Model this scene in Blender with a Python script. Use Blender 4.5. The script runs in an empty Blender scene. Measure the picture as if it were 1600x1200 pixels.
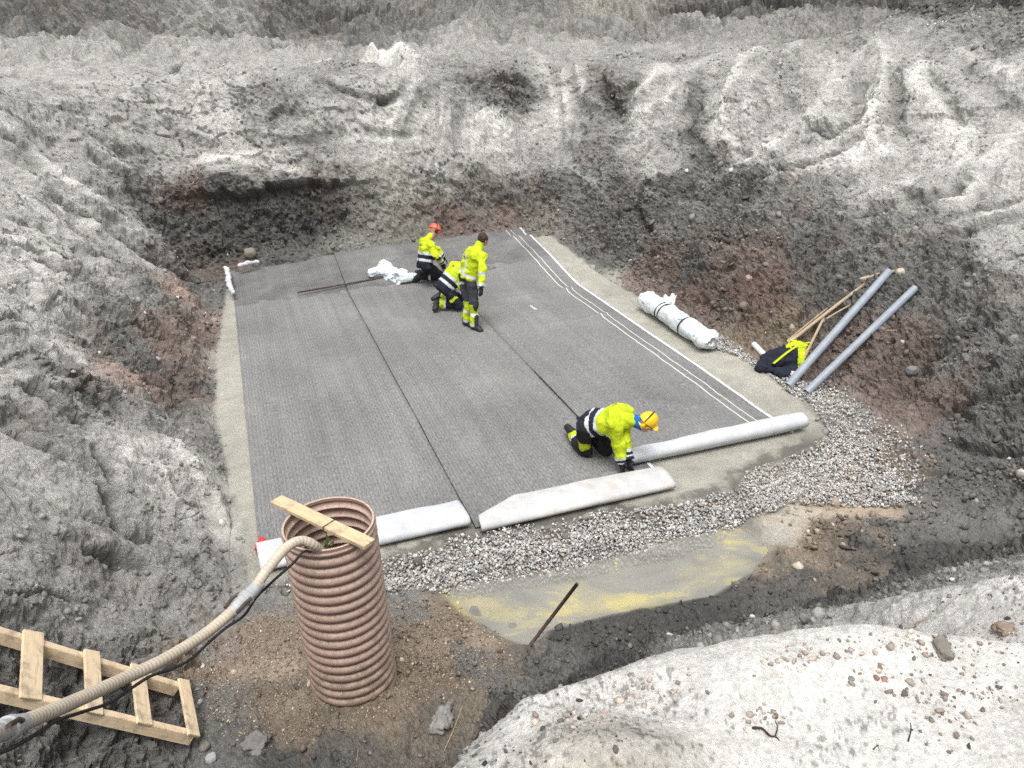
import bpy, bmesh, math, random
import numpy as np
from mathutils import Vector, Matrix
random.seed(7); RNG = np.random.default_rng(11)
SC = bpy.context.scene; COL = SC.collection
# ------------------------------------------------------------------ camera
F, CX, CY, CAMH = 1229.0, 800.0, 600.0, 5.1
PITCH, ROLL = math.radians(24.76), math.radians(-1.65)
def ray(px, py):
    u = (px-CX)/F; v = (py-CY)/F
    c, s = math.cos(-ROLL), math.sin(-ROLL)
    uu, vv = c*u-s*v, s*u+c*v
    cp, sp = math.cos(PITCH), math.sin(PITCH)
    return np.array([uu, cp-vv*sp, -sp-vv*cp])
def at(px, py, z=0.0):
    r = ray(px, py); t = (z-CAMH)/r[2]
    return np.array([r[0]*t, r[1]*t, z])
cam = bpy.data.cameras.new('camera'); cam_o = bpy.data.objects.new('camera', cam); COL.objects.link(cam_o)
fw = ray(CX, CY); rt = ray(CX+F, CY)-fw; up = -(ray(CX, CY+F)-fw)
M = Matrix((( rt[0], up[0], -fw[0], 0), (rt[1], up[1], -fw[1], 0), (rt[2], up[2], -fw[2], CAMH), (0, 0, 0, 1)))
cam_o.matrix_world = M
cam.sensor_width = 36; cam.lens = 36*F/1600; cam.clip_start = .05; cam.clip_end = 2000
SC.camera = cam_o
SC.cycles.use_denoising = False
# ------------------------------------------------------------------ light
SUN_EL, SUN_AZ = math.radians(68), math.radians(185)
w = bpy.data.worlds.new('World'); SC.world = w; w.use_nodes = True
nt = w.node_tree; nt.nodes.clear()
sky = nt.nodes.new('ShaderNodeTexSky'); sky.sky_type = 'NISHITA'; sky.sun_disc = False
sky.sun_elevation = SUN_EL; sky.sun_rotation = SUN_AZ; sky.air_density = 1; sky.dust_density = 4; sky.ozone_density = 1
hs = nt.nodes.new('ShaderNodeHueSaturation'); hs.inputs['Saturation'].default_value = .12
bg = nt.nodes.new('ShaderNodeBackground'); bg.inputs['Strength'].default_value = .15
wo = nt.nodes.new('ShaderNodeOutputWorld')
nt.links.new(sky.outputs[0], hs.inputs['Color']); nt.links.new(hs.outputs[0], bg.inputs[0]); nt.links.new(bg.outputs[0], wo.inputs[0])
sl = bpy.data.lights.new('sun', 'SUN'); sl.energy = 1.0; sl.angle = math.radians(26); sl.color = (1, .985, .965)
so = bpy.data.objects.new('sun', sl); COL.objects.link(so)
sd = Vector((math.sin(SUN_AZ)*math.cos(SUN_EL), math.cos(SUN_AZ)*math.cos(SUN_EL), math.sin(SUN_EL)))
so.rotation_euler = sd.to_track_quat('Z', 'Y').to_euler()
SC.view_settings.view_transform = 'Standard'; SC.view_settings.look = 'None'
SC.view_settings.exposure = 0.74; SC.view_settings.gamma = 1
# ------------------------------------------------------------------ noise
def _hash(ix, iy, iz, seed):
    h = (ix*374761393 + iy*668265263 + iz*1274126177 + seed*974711) & 0xFFFFFFFF
    h = ((h ^ (h >> 13))*1274126177) & 0xFFFFFFFF
    h = ((h ^ (h >> 16))*2246822519) & 0xFFFFFFFF
    return ((h ^ (h >> 15)) & 0xFFFFFF).astype(np.float32)/np.float32(0xFFFFFF)
def vnoise(x, y, z, seed=0):
    fx, fy, fz = np.floor(x), np.floor(y), np.floor(z)
    ix, iy, iz = fx.astype(np.int64), fy.astype(np.int64), fz.astype(np.int64)
    tx, ty, tz = (x-fx).astype(np.float32), (y-fy).astype(np.float32), (z-fz).astype(np.float32)
    tx = tx*tx*tx*(tx*(tx*6-15)+10); ty = ty*ty*ty*(ty*(ty*6-15)+10); tz = tz*tz*tz*(tz*(tz*6-15)+10)
    out = 0
    for dx in (0, 1):
        for dy in (0, 1):
            for dz in (0, 1):
                wgt = (tx if dx else 1-tx)*(ty if dy else 1-ty)*(tz if dz else 1-tz)
                out = out + wgt*_hash(ix+dx, iy+dy, iz+dz, seed)
    return out*2-1
def fbm(x, y, z, oct=4, seed=0, gain=.5, lac=2.03):
    a, s, o = 1.0, 0.0, 0
    for i in range(oct):
        o = o + a*vnoise(x, y, z, seed+i*17); s += a; a *= gain
        x, y, z = x*lac+3.1, y*lac+1.7, z*lac+5.3
    return o/s*1.6
def worley(x, y, seed=0):
    fx, fy = np.floor(x), np.floor(y)
    ix, iy = fx.astype(np.int64), fy.astype(np.int64); zz = np.zeros_like(ix)
    f1 = np.full(x.shape, 9., np.float32); f2 = f1.copy()
    for dx in (-1, 0, 1):
        for dy in (-1, 0, 1):
            px = fx+dx+_hash(ix+dx, iy+dy, zz, seed); py = fy+dy+_hash(ix+dx, iy+dy, zz, seed+5)
            d = np.hypot(x-px, y-py).astype(np.float32)
            hh = _hash(ix+dx, iy+dy, zz, seed+9)
            f2 = np.minimum(f2, np.maximum(d, f1)); cid = hh if dx == -1 and dy == -1 else np.where(d < f1, hh, cid); f1 = np.minimum(f1, d)
    return f1, f2, cid
def sstep(a, b, x):
    t = np.clip((x-a)/(b-a), 0, 1); return t*t*(3-2*t)
# ------------------------------------------------------------------ object helpers
def tag(o, label=None, cat=None, group=None, kind=None):
    if label: o['label'] = label
    if cat: o['category'] = cat
    if group: o['group'] = group
    if kind: o['kind'] = kind
    return o
def empty(name, loc, label, cat, group=None):
    o = bpy.data.objects.new(name, None); COL.objects.link(o); o.location = Vector([float(c) for c in loc])
    o.empty_display_size = .2
    return tag(o, label, cat, group)
def link_mesh(name, me, mats, parent=None, smooth=False):
    for m in (mats if isinstance(mats, (list, tuple)) else [mats]): me.materials.append(m)
    o = bpy.data.objects.new(name, me); COL.objects.link(o)
    if smooth: me.polygons.foreach_set('use_smooth', np.ones(len(me.polygons), bool))
    if parent is not None:
        o.parent = parent; o.matrix_parent_inverse = Matrix.Translation(-parent.location)
    return o
def np_mesh(name, V, Fs, nside=None):
    """V (n,3), Fs (m,k) equal-sided faces"""
    me = bpy.data.meshes.new(name); V = np.ascontiguousarray(V, np.float32); Fs = np.ascontiguousarray(Fs, np.int32)
    m, k = Fs.shape
    me.vertices.add(len(V)); me.vertices.foreach_set('co', V.ravel())
    me.loops.add(m*k); me.loops.foreach_set('vertex_index', Fs.ravel())
    me.polygons.add(m); me.polygons.foreach_set('loop_start', np.arange(0, m*k, k, dtype=np.int32))
    me.polygons.foreach_set('loop_total', np.full(m, k, np.int32))
    me.update(calc_edges=True); me.validate()
    return me
def py_mesh(name, V, Fs):
    me = bpy.data.meshes.new(name); me.from_pydata([tuple(map(float, v)) for v in V], [], Fs); me.update(); return me
def set_col(me, name, C):
    a = me.attributes.new(name, 'FLOAT_COLOR', 'POINT'); C = np.asarray(C, np.float32)
    if C.shape[1] == 3: C = np.concatenate([C, np.ones((len(C), 1), np.float32)], 1)
    a.data.foreach_set('color', np.ascontiguousarray(C).ravel())
def grid_faces(nu, nv, wrap_u=False, wrap_v=False):
    iu = np.arange(nu if wrap_u else nu-1); iv = np.arange(nv if wrap_v else nv-1)
    a, b = np.meshgrid(iu, iv, indexing='ij'); a, b = a.ravel(), b.ravel(); a2, b2 = (a+1) % nu, (b+1) % nv
    return np.stack([a*nv+b, a2*nv+b, a2*nv+b2, a*nv+b2], 1)
def unit(v):
    v = np.asarray(v, float); return v/np.linalg.norm(v)
def spline(P, n):
    P = np.asarray(P, float); m = len(P)
    Q = np.vstack([2*P[0]-P[1], P, 2*P[-1]-P[-2]])
    out = []
    for t in np.linspace(0, m-1-1e-6, n):
        i = int(t); f = t-i; a, b, c, d = Q[i], Q[i+1], Q[i+2], Q[i+3]
        out.append(.5*((2*b)+(c-a)*f+(2*a-5*b+4*c-d)*f*f+(3*b-a-3*c+d)*f**3))
    return np.array(out)
def tube_vf(P, R, seg=16, caps=True, twist=None):
    """swept tube along points P with radius R (scalar or per point)"""
    P = np.asarray(P, float); n = len(P); R = np.broadcast_to(np.asarray(R, float), (n,))
    T = np.gradient(P, axis=0); T /= np.linalg.norm(T, axis=1)[:, None]
    ref = np.array([0, 0, 1.]) if abs(T[0][2]) < .9 else np.array([1., 0, 0])
    N = unit(np.cross(ref, T[0])); V = []
    ang = np.arange(seg)*2*math.pi/seg
    for i in range(n):
        N = N-T[i]*np.dot(N, T[i]); N = N/np.linalg.norm(N); B = np.cross(T[i], N)
        V.append(P[i]+R[i]*(np.cos(ang)[:, None]*N+np.sin(ang)[:, None]*B))
    V = np.concatenate(V); Fq = [list(map(int, f)) for f in grid_faces(n, seg, wrap_v=True)]
    if caps: Fq += [list(range(seg))[::-1], [(n-1)*seg+k for k in range(seg)]]
    return V, Fq
def tube(name, P, R, mat, parent=None, seg=16, smooth=True, caps=True):
    V, Fq = tube_vf(P, R, seg, caps); me = py_mesh(name, V, Fq)
    o = link_mesh(name, me, mat, parent, smooth)
    if caps and smooth:
        me.polygons[len(me.polygons)-1].use_smooth = False; me.polygons[len(me.polygons)-2].use_smooth = False
    return o
def board(name, a, b, width, thick, upv, mat, parent=None, bev=.004, jag=0):
    """rectangular timber from a to b (points on its centre line); upv = direction of its broad face"""
    a, b = np.asarray(a, float), np.asarray(b, float); L = np.linalg.norm(b-a); x = (b-a)/L
    zv = np.asarray(upv, float); zv = unit(zv-x*np.dot(zv, x)); y = np.cross(zv, x)
    bm = bmesh.new(); bmesh.ops.create_cube(bm, size=1)
    for v in bm.verts: v.co = Vector((v.co.x*L, v.co.y*width, v.co.z*thick))
    if jag:
        for v in bm.verts: v.co.x += random.uniform(-jag, jag)
    bmesh.ops.bevel(bm, geom=list(bm.edges), offset=bev, segments=2, affect='EDGES')
    me = bpy.data.meshes.new(name)
    R = Matrix((x, y, zv)).transposed().to_4x4()
    bm.to_mesh(me); bm.free()
    o = link_mesh(name, me, mat, None)
    o.matrix_world = Matrix.Translation(Vector((a+b)/2)) @ R
    if parent is not None:
        mw = o.matrix_world.copy(); o.parent = parent; o.matrix_parent_inverse = Matrix.Translation(-parent.location)
        o.matrix_basis = mw
    return o
# ------------------------------------------------------------------ material helpers
class N:
    def __init__(s, name, rough=.8, spec=.3):
        s.m = bpy.data.materials.new(name); s.m.use_nodes = True; s.t = s.m.node_tree
        s.b = s.t.nodes['Principled BSDF']; s.b.inputs['Roughness'].default_value = rough
        s.b.inputs['Specular IOR Level'].default_value = spec
    def new(s, ty, **kw):
        n = s.t.nodes.new(ty)
        for k, v in kw.items():
            if k in n.inputs: n.inputs[k].default_value = v
            else: setattr(n, k, v)
        return n
    def link(s, a, b): s.t.links.new(a, b)
    def coord(s, kind='Object'):
        return s.new('ShaderNodeTexCoord').outputs[kind]
    def mapped(s, scale=(1, 1, 1), kind='Object', rot=(0, 0, 0)):
        mp = s.new('ShaderNodeMapping'); mp.inputs['Scale'].default_value = scale; mp.inputs['Rotation'].default_value = rot
        s.link(s.coord(kind), mp.inputs[0]); return mp.outputs[0]
    def noise(s, scale, detail=4, rough=.6, vec=None, dist=0):
        n = s.new('ShaderNodeTexNoise'); n.inputs['Scale'].default_value = scale; n.inputs['Detail'].default_value = detail
        n.inputs['Roughness'].default_value = rough; n.inputs['Distortion'].default_value = dist
        s.link(vec if vec is not None else s.coord(), n.inputs['Vector']); return n.outputs['Fac']
    def ramp(s, fac, stops):
        r = s.new('ShaderNodeValToRGB'); e = r.color_ramp.elements
        while len(e) < len(stops): e.new(.5)
        for el, (p, c) in zip(e, stops):
            el.position = p; el.color = (*c, 1) if len(c) == 3 else c
        s.link(fac, r.inputs[0]); return r.outputs[0]
    def mix(s, fac, a, b, mode='MIX'):
        n = s.new('ShaderNodeMix'); n.data_type = 'RGBA'; n.blend_type = mode
        for v, i in ((fac, 0), (a, 6), (b, 7)):
            if hasattr(v, 'is_output'): s.link(v, n.inputs[i])
            elif i == 0: n.inputs[0].default_value = v
            else: n.inputs[i].default_value = (*v, 1)
        return n.outputs[2]
    def math(s, op, a, b=0.0, c=0.0):
        n = s.new('ShaderNodeMath'); n.operation = op
        for v, i in ((a, 0), (b, 1), (c, 2)):
            if hasattr(v, 'is_output'): s.link(v, n.inputs[i])
            else: n.inputs[i].default_value = v
        return n.outputs[0]
    def base(s, c):
        if hasattr(c, 'is_output'): s.link(c, s.b.inputs['Base Color'])
        else: s.b.inputs['Base Color'].default_value = (*c, 1)
        return s
    def bump(s, h, strength=.4, dist=.01):
        n = s.new('ShaderNodeBump'); n.inputs['Strength'].default_value = strength; n.inputs['Distance'].default_value = dist
        s.link(h, n.inputs['Height']); s.link(n.outputs[0], s.b.inputs['Normal']); return s
def simple(name, c1, c2, scale=8, rough=.7, spec=.3, bump=.2, bscale=60, bdist=.004, stretch=(1, 1, 1)):
    n = N(name, rough, spec); v = n.mapped(stretch)
    n.base(n.ramp(n.noise(scale, 5, .65, v), [(.3, c1), (.7, c2)]))
    if bump: n.bump(n.noise(bscale, 4, .6, v), bump, bdist)
    return n.m
NA, DEN = 1050, 1
# ------------------------------------------------------------------ the pit: toe line in plan (x right, y away), counter-clockwise from the near left
# x, y, slope (rise/run), rim height, rise of the land behind the rim
TOE = [(-2.45,2.3,1.0,3.1,.03),(-2.55,4.1,.95,3.3,.03),(-2.85,6.2,1.0,3.5,.03),(-3.5,8.3,1.0,3.6,.03),(-4.5,10.5,1.0,3.7,.03),(-5.95,14.9,1.0,3.8,.03),(-6.55,16.9,1.15,3.85,.05),
       (-3.0,18.25,1.9,3.85,.05),(-.8,18.95,1.9,3.85,.05),(.75,19.25,1.6,3.9,.05),(1.7,17.7,.95,3.9,.06),(2.6,15.9,.75,4.4,.08),(3.95,12.7,.72,4.8,.09),(4.85,10.6,.75,4.8,.09),(5.65,8.7,.8,4.4,.06),
       (5.5,6.9,.8,3.7,.03),(3.3,6.0,.93,3.2,.01),(2.0,5.5,.95,3.15,.0),(.5,5.15,.97,3.15,.0),(-.35,4.6,1.0,3.15,.0),(-.75,3.6,1.08,3.15,.0),(-1.3,2.7,2.1,3.15,.0),(-1.9,2.1,2.8,3.12,.0)]
TOE = np.array(TOE)
ELEN = np.hypot(*(np.roll(TOE[:, :2], -1, 0)-TOE[:, :2]).T); ARC = np.concatenate([[0], np.cumsum(ELEN)[:-1]])
NEAR0, NEAR1 = [int(np.argmin(np.hypot(TOE[:, 0]-a, TOE[:, 1]-b))) for a, b in ((3.3, 6.0), (-.75, 3.6))]
def toe_query(x, y):
    best = np.full(x.shape, 1e9); par = np.zeros(x.shape+(3,)); cx = np.zeros(x.shape); cy = np.zeros(x.shape); s = np.zeros(x.shape)
    inside = np.zeros(x.shape, bool); n = len(TOE)
    for i in range(n):
        a, b = TOE[i], TOE[(i+1) % n]; ex, ey = b[0]-a[0], b[1]-a[1]
        t = np.clip(((x-a[0])*ex+(y-a[1])*ey)/(ex*ex+ey*ey), 0, 1)
        qx, qy = a[0]+t*ex, a[1]+t*ey; d = (x-qx)**2+(y-qy)**2; m = d < best
        best = np.where(m, d, best); cx = np.where(m, qx, cx); cy = np.where(m, qy, cy); s = np.where(m, ARC[i]+t*ELEN[i], s)
        par = np.where(m[..., None], a[2:]+t[..., None]*(b[2:]-a[2:]), par)
        c = (a[1] > y) != (b[1] > y)
        with np.errstate(divide='ignore', invalid='ignore'): inside ^= c & (x < ex*(y-a[1])/(ey if ey else 1e-9)+a[0])
    d = np.sqrt(best); return np.where(inside, -d, d), cx, cy, s, par
ML = np.array([.322, -.947]); MX = np.array([.947, .322])      # along the mats (towards the camera), across them
def seg_dist(x, y, P):
    best = np.full(np.shape(x), 1e9); tt = np.zeros(np.shape(x))
    for i in range(len(P)-1):
        a, b = np.array(P[i][:2]), np.array(P[i+1][:2]); e = b-a
        t = np.clip(((x-a[0])*e[0]+(y-a[1])*e[1])/(e@e), 0, 1); d = np.hypot(x-a[0]-t*e[0], y-a[1]-t*e[1])
        m = d < best; best = np.where(m, d, best); tt = np.where(m, i+t, tt)
    return best, tt
def in_poly(x, y, P):
    ins = np.zeros(np.shape(x), bool); n = len(P)
    for i in range(n):
        a, b = P[i], P[(i+1) % n]; c = (a[1] > y) != (b[1] > y); dy = b[1]-a[1]
        ins ^= c & (x < (b[0]-a[0])*(y-a[1])/(dy if dy else 1e-9)+a[0])
    return ins
def poly_sd(x, y, P):
    d, _ = seg_dist(x, y, list(P)+[P[0]]); return np.where(in_poly(x, y, P), -d, d)
px2 = lambda L, z=0.: [tuple(at(a, b, z)[:2]) for a, b in L]
BED = px2([(352,470),(338,560),(338,650),(352,720),(372,790),(390,905),(415,908),(470,900),(600,880),(690,862),(715,840),(860,822),(960,800),(1010,806),(1070,792),(1150,770),(1165,742),(1240,712),(1285,690),(1278,655),(1235,615),(1170,568),(1125,545),(1060,515),(985,455),(900,415),(860,395),(600,410),(360,440)])
PUD = px2([(700,932),(730,915),(800,900),(900,885),(1000,858),(1090,835),(1150,828),(1195,862),(1170,895),(1110,932),(1000,950),(930,965),(850,988),(835,1015),(790,1000),(740,965)], -.2)
PUDZ = -.17
def floor_h(x, y):
    # ramp up to the far wall, under the back end of the mats
    q = (x+2.2)*ML[0]*-1+(y-16.1)*-ML[1]       # distance beyond a cross line of the mats
    cross = y-(15.7+.02*(x+5.7)); r = np.clip(np.minimum(cross, 9), 0, None)
    z = .62*(1-np.exp(-(r/2.6)**1.5))
    bed = poly_sd(x, y, BED)
    z = z-.09*sstep(-.02, .16, bed)
    pu = poly_sd(x, y, PUD)
    z = z-.17*sstep(.25, -.2, pu)-.06*sstep(0, -.4, pu)
    z = z+.3*np.exp(-((x+2.1)/.6)**2-((y-19.15)/.4)**2)+.25*np.exp(-((x+3.1)/.45)**2-((y-18.85)/.35)**2)
    d, t = seg_dist(x, y, [(.25,5.3),(1.0,5.4),(2.0,5.65),(3.0,6.1),(4.0,6.35)])
    z = z+.2*np.exp(-(d/.24)**2)
    z = z+.25*np.exp(-(((x+1.3)/.9)**2+((y-4.75)/.75)**2))
    return z
def smin(a, b, k):
    h = np.clip(.5+.5*(b-a)/k, 0, 1); return b+(a-b)*h-k*h*(1-h)
def base_h(x, y, full=False):
    x = np.asarray(x, float); y = np.asarray(y, float)
    d, cx, cy, s, par = toe_query(x, y)
    dd = np.maximum(d, 0)
    fl = floor_h(np.where(d > 0, cx, x), np.where(d > 0, cy, y))
    sl = fl+par[..., 0]*dd*(1-.25*np.exp(-dd/.25))
    rim = par[..., 1]+par[..., 2]*dd
    rim = np.minimum(rim, 5.6+0*dd)
    z = np.where(d > 0, smin(sl, rim, np.where(y < 6, .2, .35)), fl)
    r = np.hypot(x, y); f = sstep(23, 31, r)*sstep(4, 14, y)
    mound = 4.3+3.4*np.exp(-((x+11)/7)**2-((y-39)/5)**2)+5.5*sstep(34, 62, r)+3.2*np.exp(-((x-16)/9)**2-((y-44)/6)**2)+2.2*np.exp(-((x-3)/6)**2-((y-47)/5)**2)
    z = z*(1-f)+np.maximum(z, mound)*f if f.any() else z
    z = z-.5*sstep(60, 200, r)
    # knoll of spoil left on the rim, and an undercut shelf
    z = z+.35*np.exp(-((x+4.2)/.9)**2-((y-21.3)/.6)**2)
    z = z+.13*np.exp(-((x-.22)/.26)**2-((y-1.56)/.15)**2)+.05*np.exp(-((x-1.15)/.3)**2-((y-2.02)/.12)**2)+.04*np.exp(-((x-.75)/.25)**2-((y-1.9)/.12)**2)
    return (z, d, s, par) if full else z
def hit(px, py, lift=0.):
    r = ray(px, py); ts = np.concatenate([np.arange(1.2, 45, .06), np.arange(45, 120, .5)])
    X, Y, Z = r[0]*ts, r[1]*ts, CAMH+r[2]*ts
    k = np.argmax(Z < base_h(X, Y)+lift)
    if k == 0: k = len(ts)-1
    a, b = ts[k-1], ts[k]
    for _ in range(18):
        m = (a+b)/2
        if CAMH+r[2]*m < float(base_h(r[0]*m, r[1]*m))+lift: b = m
        else: a = m
    return np.array([r[0]*b, r[1]*b, CAMH+r[2]*b])
# ------------------------------------------------------------------ soils seen in the pit: (x, y in the photo, reflectance, tint)
T0 = (1, .975, .92); TR = (1.21, .95, .83); TO = (1.03, 1, .88); TB = (1.27, 1.02, .78); TP = (1.13, 1, .82)
def rows(y, L):
    out = []
    for p in L:
        p = list(p); t = p.pop() if isinstance(p[-1], tuple) else T0
        out.append((p[0], p[1] if len(p) > 2 else y, p[-1], t))
    return out
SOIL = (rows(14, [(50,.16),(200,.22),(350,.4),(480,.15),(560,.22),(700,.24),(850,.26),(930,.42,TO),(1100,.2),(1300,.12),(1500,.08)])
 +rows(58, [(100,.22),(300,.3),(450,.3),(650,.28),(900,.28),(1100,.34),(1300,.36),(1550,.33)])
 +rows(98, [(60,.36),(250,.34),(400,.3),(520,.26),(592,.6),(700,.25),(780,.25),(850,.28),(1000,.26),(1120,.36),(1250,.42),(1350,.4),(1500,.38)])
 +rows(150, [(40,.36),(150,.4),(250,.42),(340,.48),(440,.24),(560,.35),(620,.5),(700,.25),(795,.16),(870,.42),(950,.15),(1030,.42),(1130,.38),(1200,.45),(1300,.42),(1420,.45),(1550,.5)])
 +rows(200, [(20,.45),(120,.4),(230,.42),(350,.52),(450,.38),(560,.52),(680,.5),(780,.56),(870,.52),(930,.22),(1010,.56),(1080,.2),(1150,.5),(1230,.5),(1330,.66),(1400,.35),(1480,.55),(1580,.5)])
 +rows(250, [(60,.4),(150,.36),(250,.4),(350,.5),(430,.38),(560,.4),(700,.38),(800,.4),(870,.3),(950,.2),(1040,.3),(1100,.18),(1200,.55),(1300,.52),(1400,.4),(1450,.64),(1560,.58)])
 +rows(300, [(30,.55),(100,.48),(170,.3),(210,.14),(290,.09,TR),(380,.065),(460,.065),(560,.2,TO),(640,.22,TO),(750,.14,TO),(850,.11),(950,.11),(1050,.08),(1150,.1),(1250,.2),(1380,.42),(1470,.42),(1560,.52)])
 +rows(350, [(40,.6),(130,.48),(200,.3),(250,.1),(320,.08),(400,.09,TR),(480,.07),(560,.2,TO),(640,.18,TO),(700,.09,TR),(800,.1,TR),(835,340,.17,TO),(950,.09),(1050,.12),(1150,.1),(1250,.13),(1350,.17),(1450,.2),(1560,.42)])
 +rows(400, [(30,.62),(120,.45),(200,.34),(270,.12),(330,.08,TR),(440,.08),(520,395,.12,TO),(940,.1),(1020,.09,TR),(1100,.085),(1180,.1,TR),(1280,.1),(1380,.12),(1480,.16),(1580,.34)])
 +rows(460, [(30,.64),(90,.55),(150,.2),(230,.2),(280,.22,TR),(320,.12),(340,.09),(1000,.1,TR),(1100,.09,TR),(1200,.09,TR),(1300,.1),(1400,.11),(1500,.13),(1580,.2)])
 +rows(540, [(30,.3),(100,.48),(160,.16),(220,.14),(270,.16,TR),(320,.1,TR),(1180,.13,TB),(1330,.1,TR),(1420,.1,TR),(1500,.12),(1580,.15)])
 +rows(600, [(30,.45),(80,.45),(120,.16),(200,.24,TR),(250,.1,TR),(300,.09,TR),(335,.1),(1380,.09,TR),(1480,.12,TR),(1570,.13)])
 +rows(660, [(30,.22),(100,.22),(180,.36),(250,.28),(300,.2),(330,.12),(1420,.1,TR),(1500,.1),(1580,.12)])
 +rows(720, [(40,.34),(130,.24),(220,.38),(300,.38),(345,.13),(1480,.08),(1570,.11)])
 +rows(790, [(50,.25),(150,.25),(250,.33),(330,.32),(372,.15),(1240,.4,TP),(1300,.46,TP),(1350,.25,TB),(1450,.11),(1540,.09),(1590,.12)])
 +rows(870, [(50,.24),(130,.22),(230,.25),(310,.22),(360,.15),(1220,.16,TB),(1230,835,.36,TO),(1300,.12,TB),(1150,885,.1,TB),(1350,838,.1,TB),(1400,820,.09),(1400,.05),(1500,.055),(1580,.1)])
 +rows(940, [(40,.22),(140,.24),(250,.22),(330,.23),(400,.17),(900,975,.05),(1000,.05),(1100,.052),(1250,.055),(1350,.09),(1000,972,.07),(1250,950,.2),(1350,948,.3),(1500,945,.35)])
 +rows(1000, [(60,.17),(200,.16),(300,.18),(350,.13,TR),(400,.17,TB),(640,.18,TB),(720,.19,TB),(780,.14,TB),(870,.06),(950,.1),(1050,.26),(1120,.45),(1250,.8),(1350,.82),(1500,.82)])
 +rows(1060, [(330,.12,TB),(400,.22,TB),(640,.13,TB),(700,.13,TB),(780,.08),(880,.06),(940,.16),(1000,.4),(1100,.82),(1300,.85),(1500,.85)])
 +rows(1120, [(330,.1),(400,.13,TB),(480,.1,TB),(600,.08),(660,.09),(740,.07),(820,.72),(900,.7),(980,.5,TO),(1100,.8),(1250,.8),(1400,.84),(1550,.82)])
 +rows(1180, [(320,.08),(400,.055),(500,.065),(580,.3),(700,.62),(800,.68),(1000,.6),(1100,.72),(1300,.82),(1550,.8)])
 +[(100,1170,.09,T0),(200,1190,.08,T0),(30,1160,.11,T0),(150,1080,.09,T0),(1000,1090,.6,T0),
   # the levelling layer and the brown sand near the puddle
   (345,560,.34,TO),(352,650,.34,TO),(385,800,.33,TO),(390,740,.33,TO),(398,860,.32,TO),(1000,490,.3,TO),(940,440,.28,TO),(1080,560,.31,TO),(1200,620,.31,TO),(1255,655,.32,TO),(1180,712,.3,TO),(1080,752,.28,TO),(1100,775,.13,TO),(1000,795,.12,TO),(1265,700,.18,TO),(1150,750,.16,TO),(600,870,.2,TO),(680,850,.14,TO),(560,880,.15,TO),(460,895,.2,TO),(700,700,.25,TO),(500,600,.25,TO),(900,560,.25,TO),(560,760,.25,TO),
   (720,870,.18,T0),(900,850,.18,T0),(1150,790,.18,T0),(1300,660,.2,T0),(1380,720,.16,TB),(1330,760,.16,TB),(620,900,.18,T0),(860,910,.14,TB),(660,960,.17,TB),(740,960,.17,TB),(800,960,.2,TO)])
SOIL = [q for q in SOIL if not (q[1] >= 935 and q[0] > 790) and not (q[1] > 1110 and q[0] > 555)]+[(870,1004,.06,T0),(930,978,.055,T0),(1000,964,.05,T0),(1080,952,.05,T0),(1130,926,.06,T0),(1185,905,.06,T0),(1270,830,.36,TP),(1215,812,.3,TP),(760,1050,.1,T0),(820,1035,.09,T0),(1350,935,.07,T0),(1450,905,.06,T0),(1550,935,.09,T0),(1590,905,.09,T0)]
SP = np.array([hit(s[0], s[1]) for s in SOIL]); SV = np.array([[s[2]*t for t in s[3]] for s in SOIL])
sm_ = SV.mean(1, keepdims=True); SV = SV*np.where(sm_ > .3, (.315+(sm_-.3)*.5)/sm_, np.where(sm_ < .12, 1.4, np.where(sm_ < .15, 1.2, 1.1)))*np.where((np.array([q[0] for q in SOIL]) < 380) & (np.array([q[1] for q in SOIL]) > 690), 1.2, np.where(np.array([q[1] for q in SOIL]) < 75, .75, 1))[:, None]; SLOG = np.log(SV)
SRAD = np.array([.022*min(max(np.linalg.norm(p-np.array([0, 0, CAMH])), 5.5), 22) for p in SP])
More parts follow.
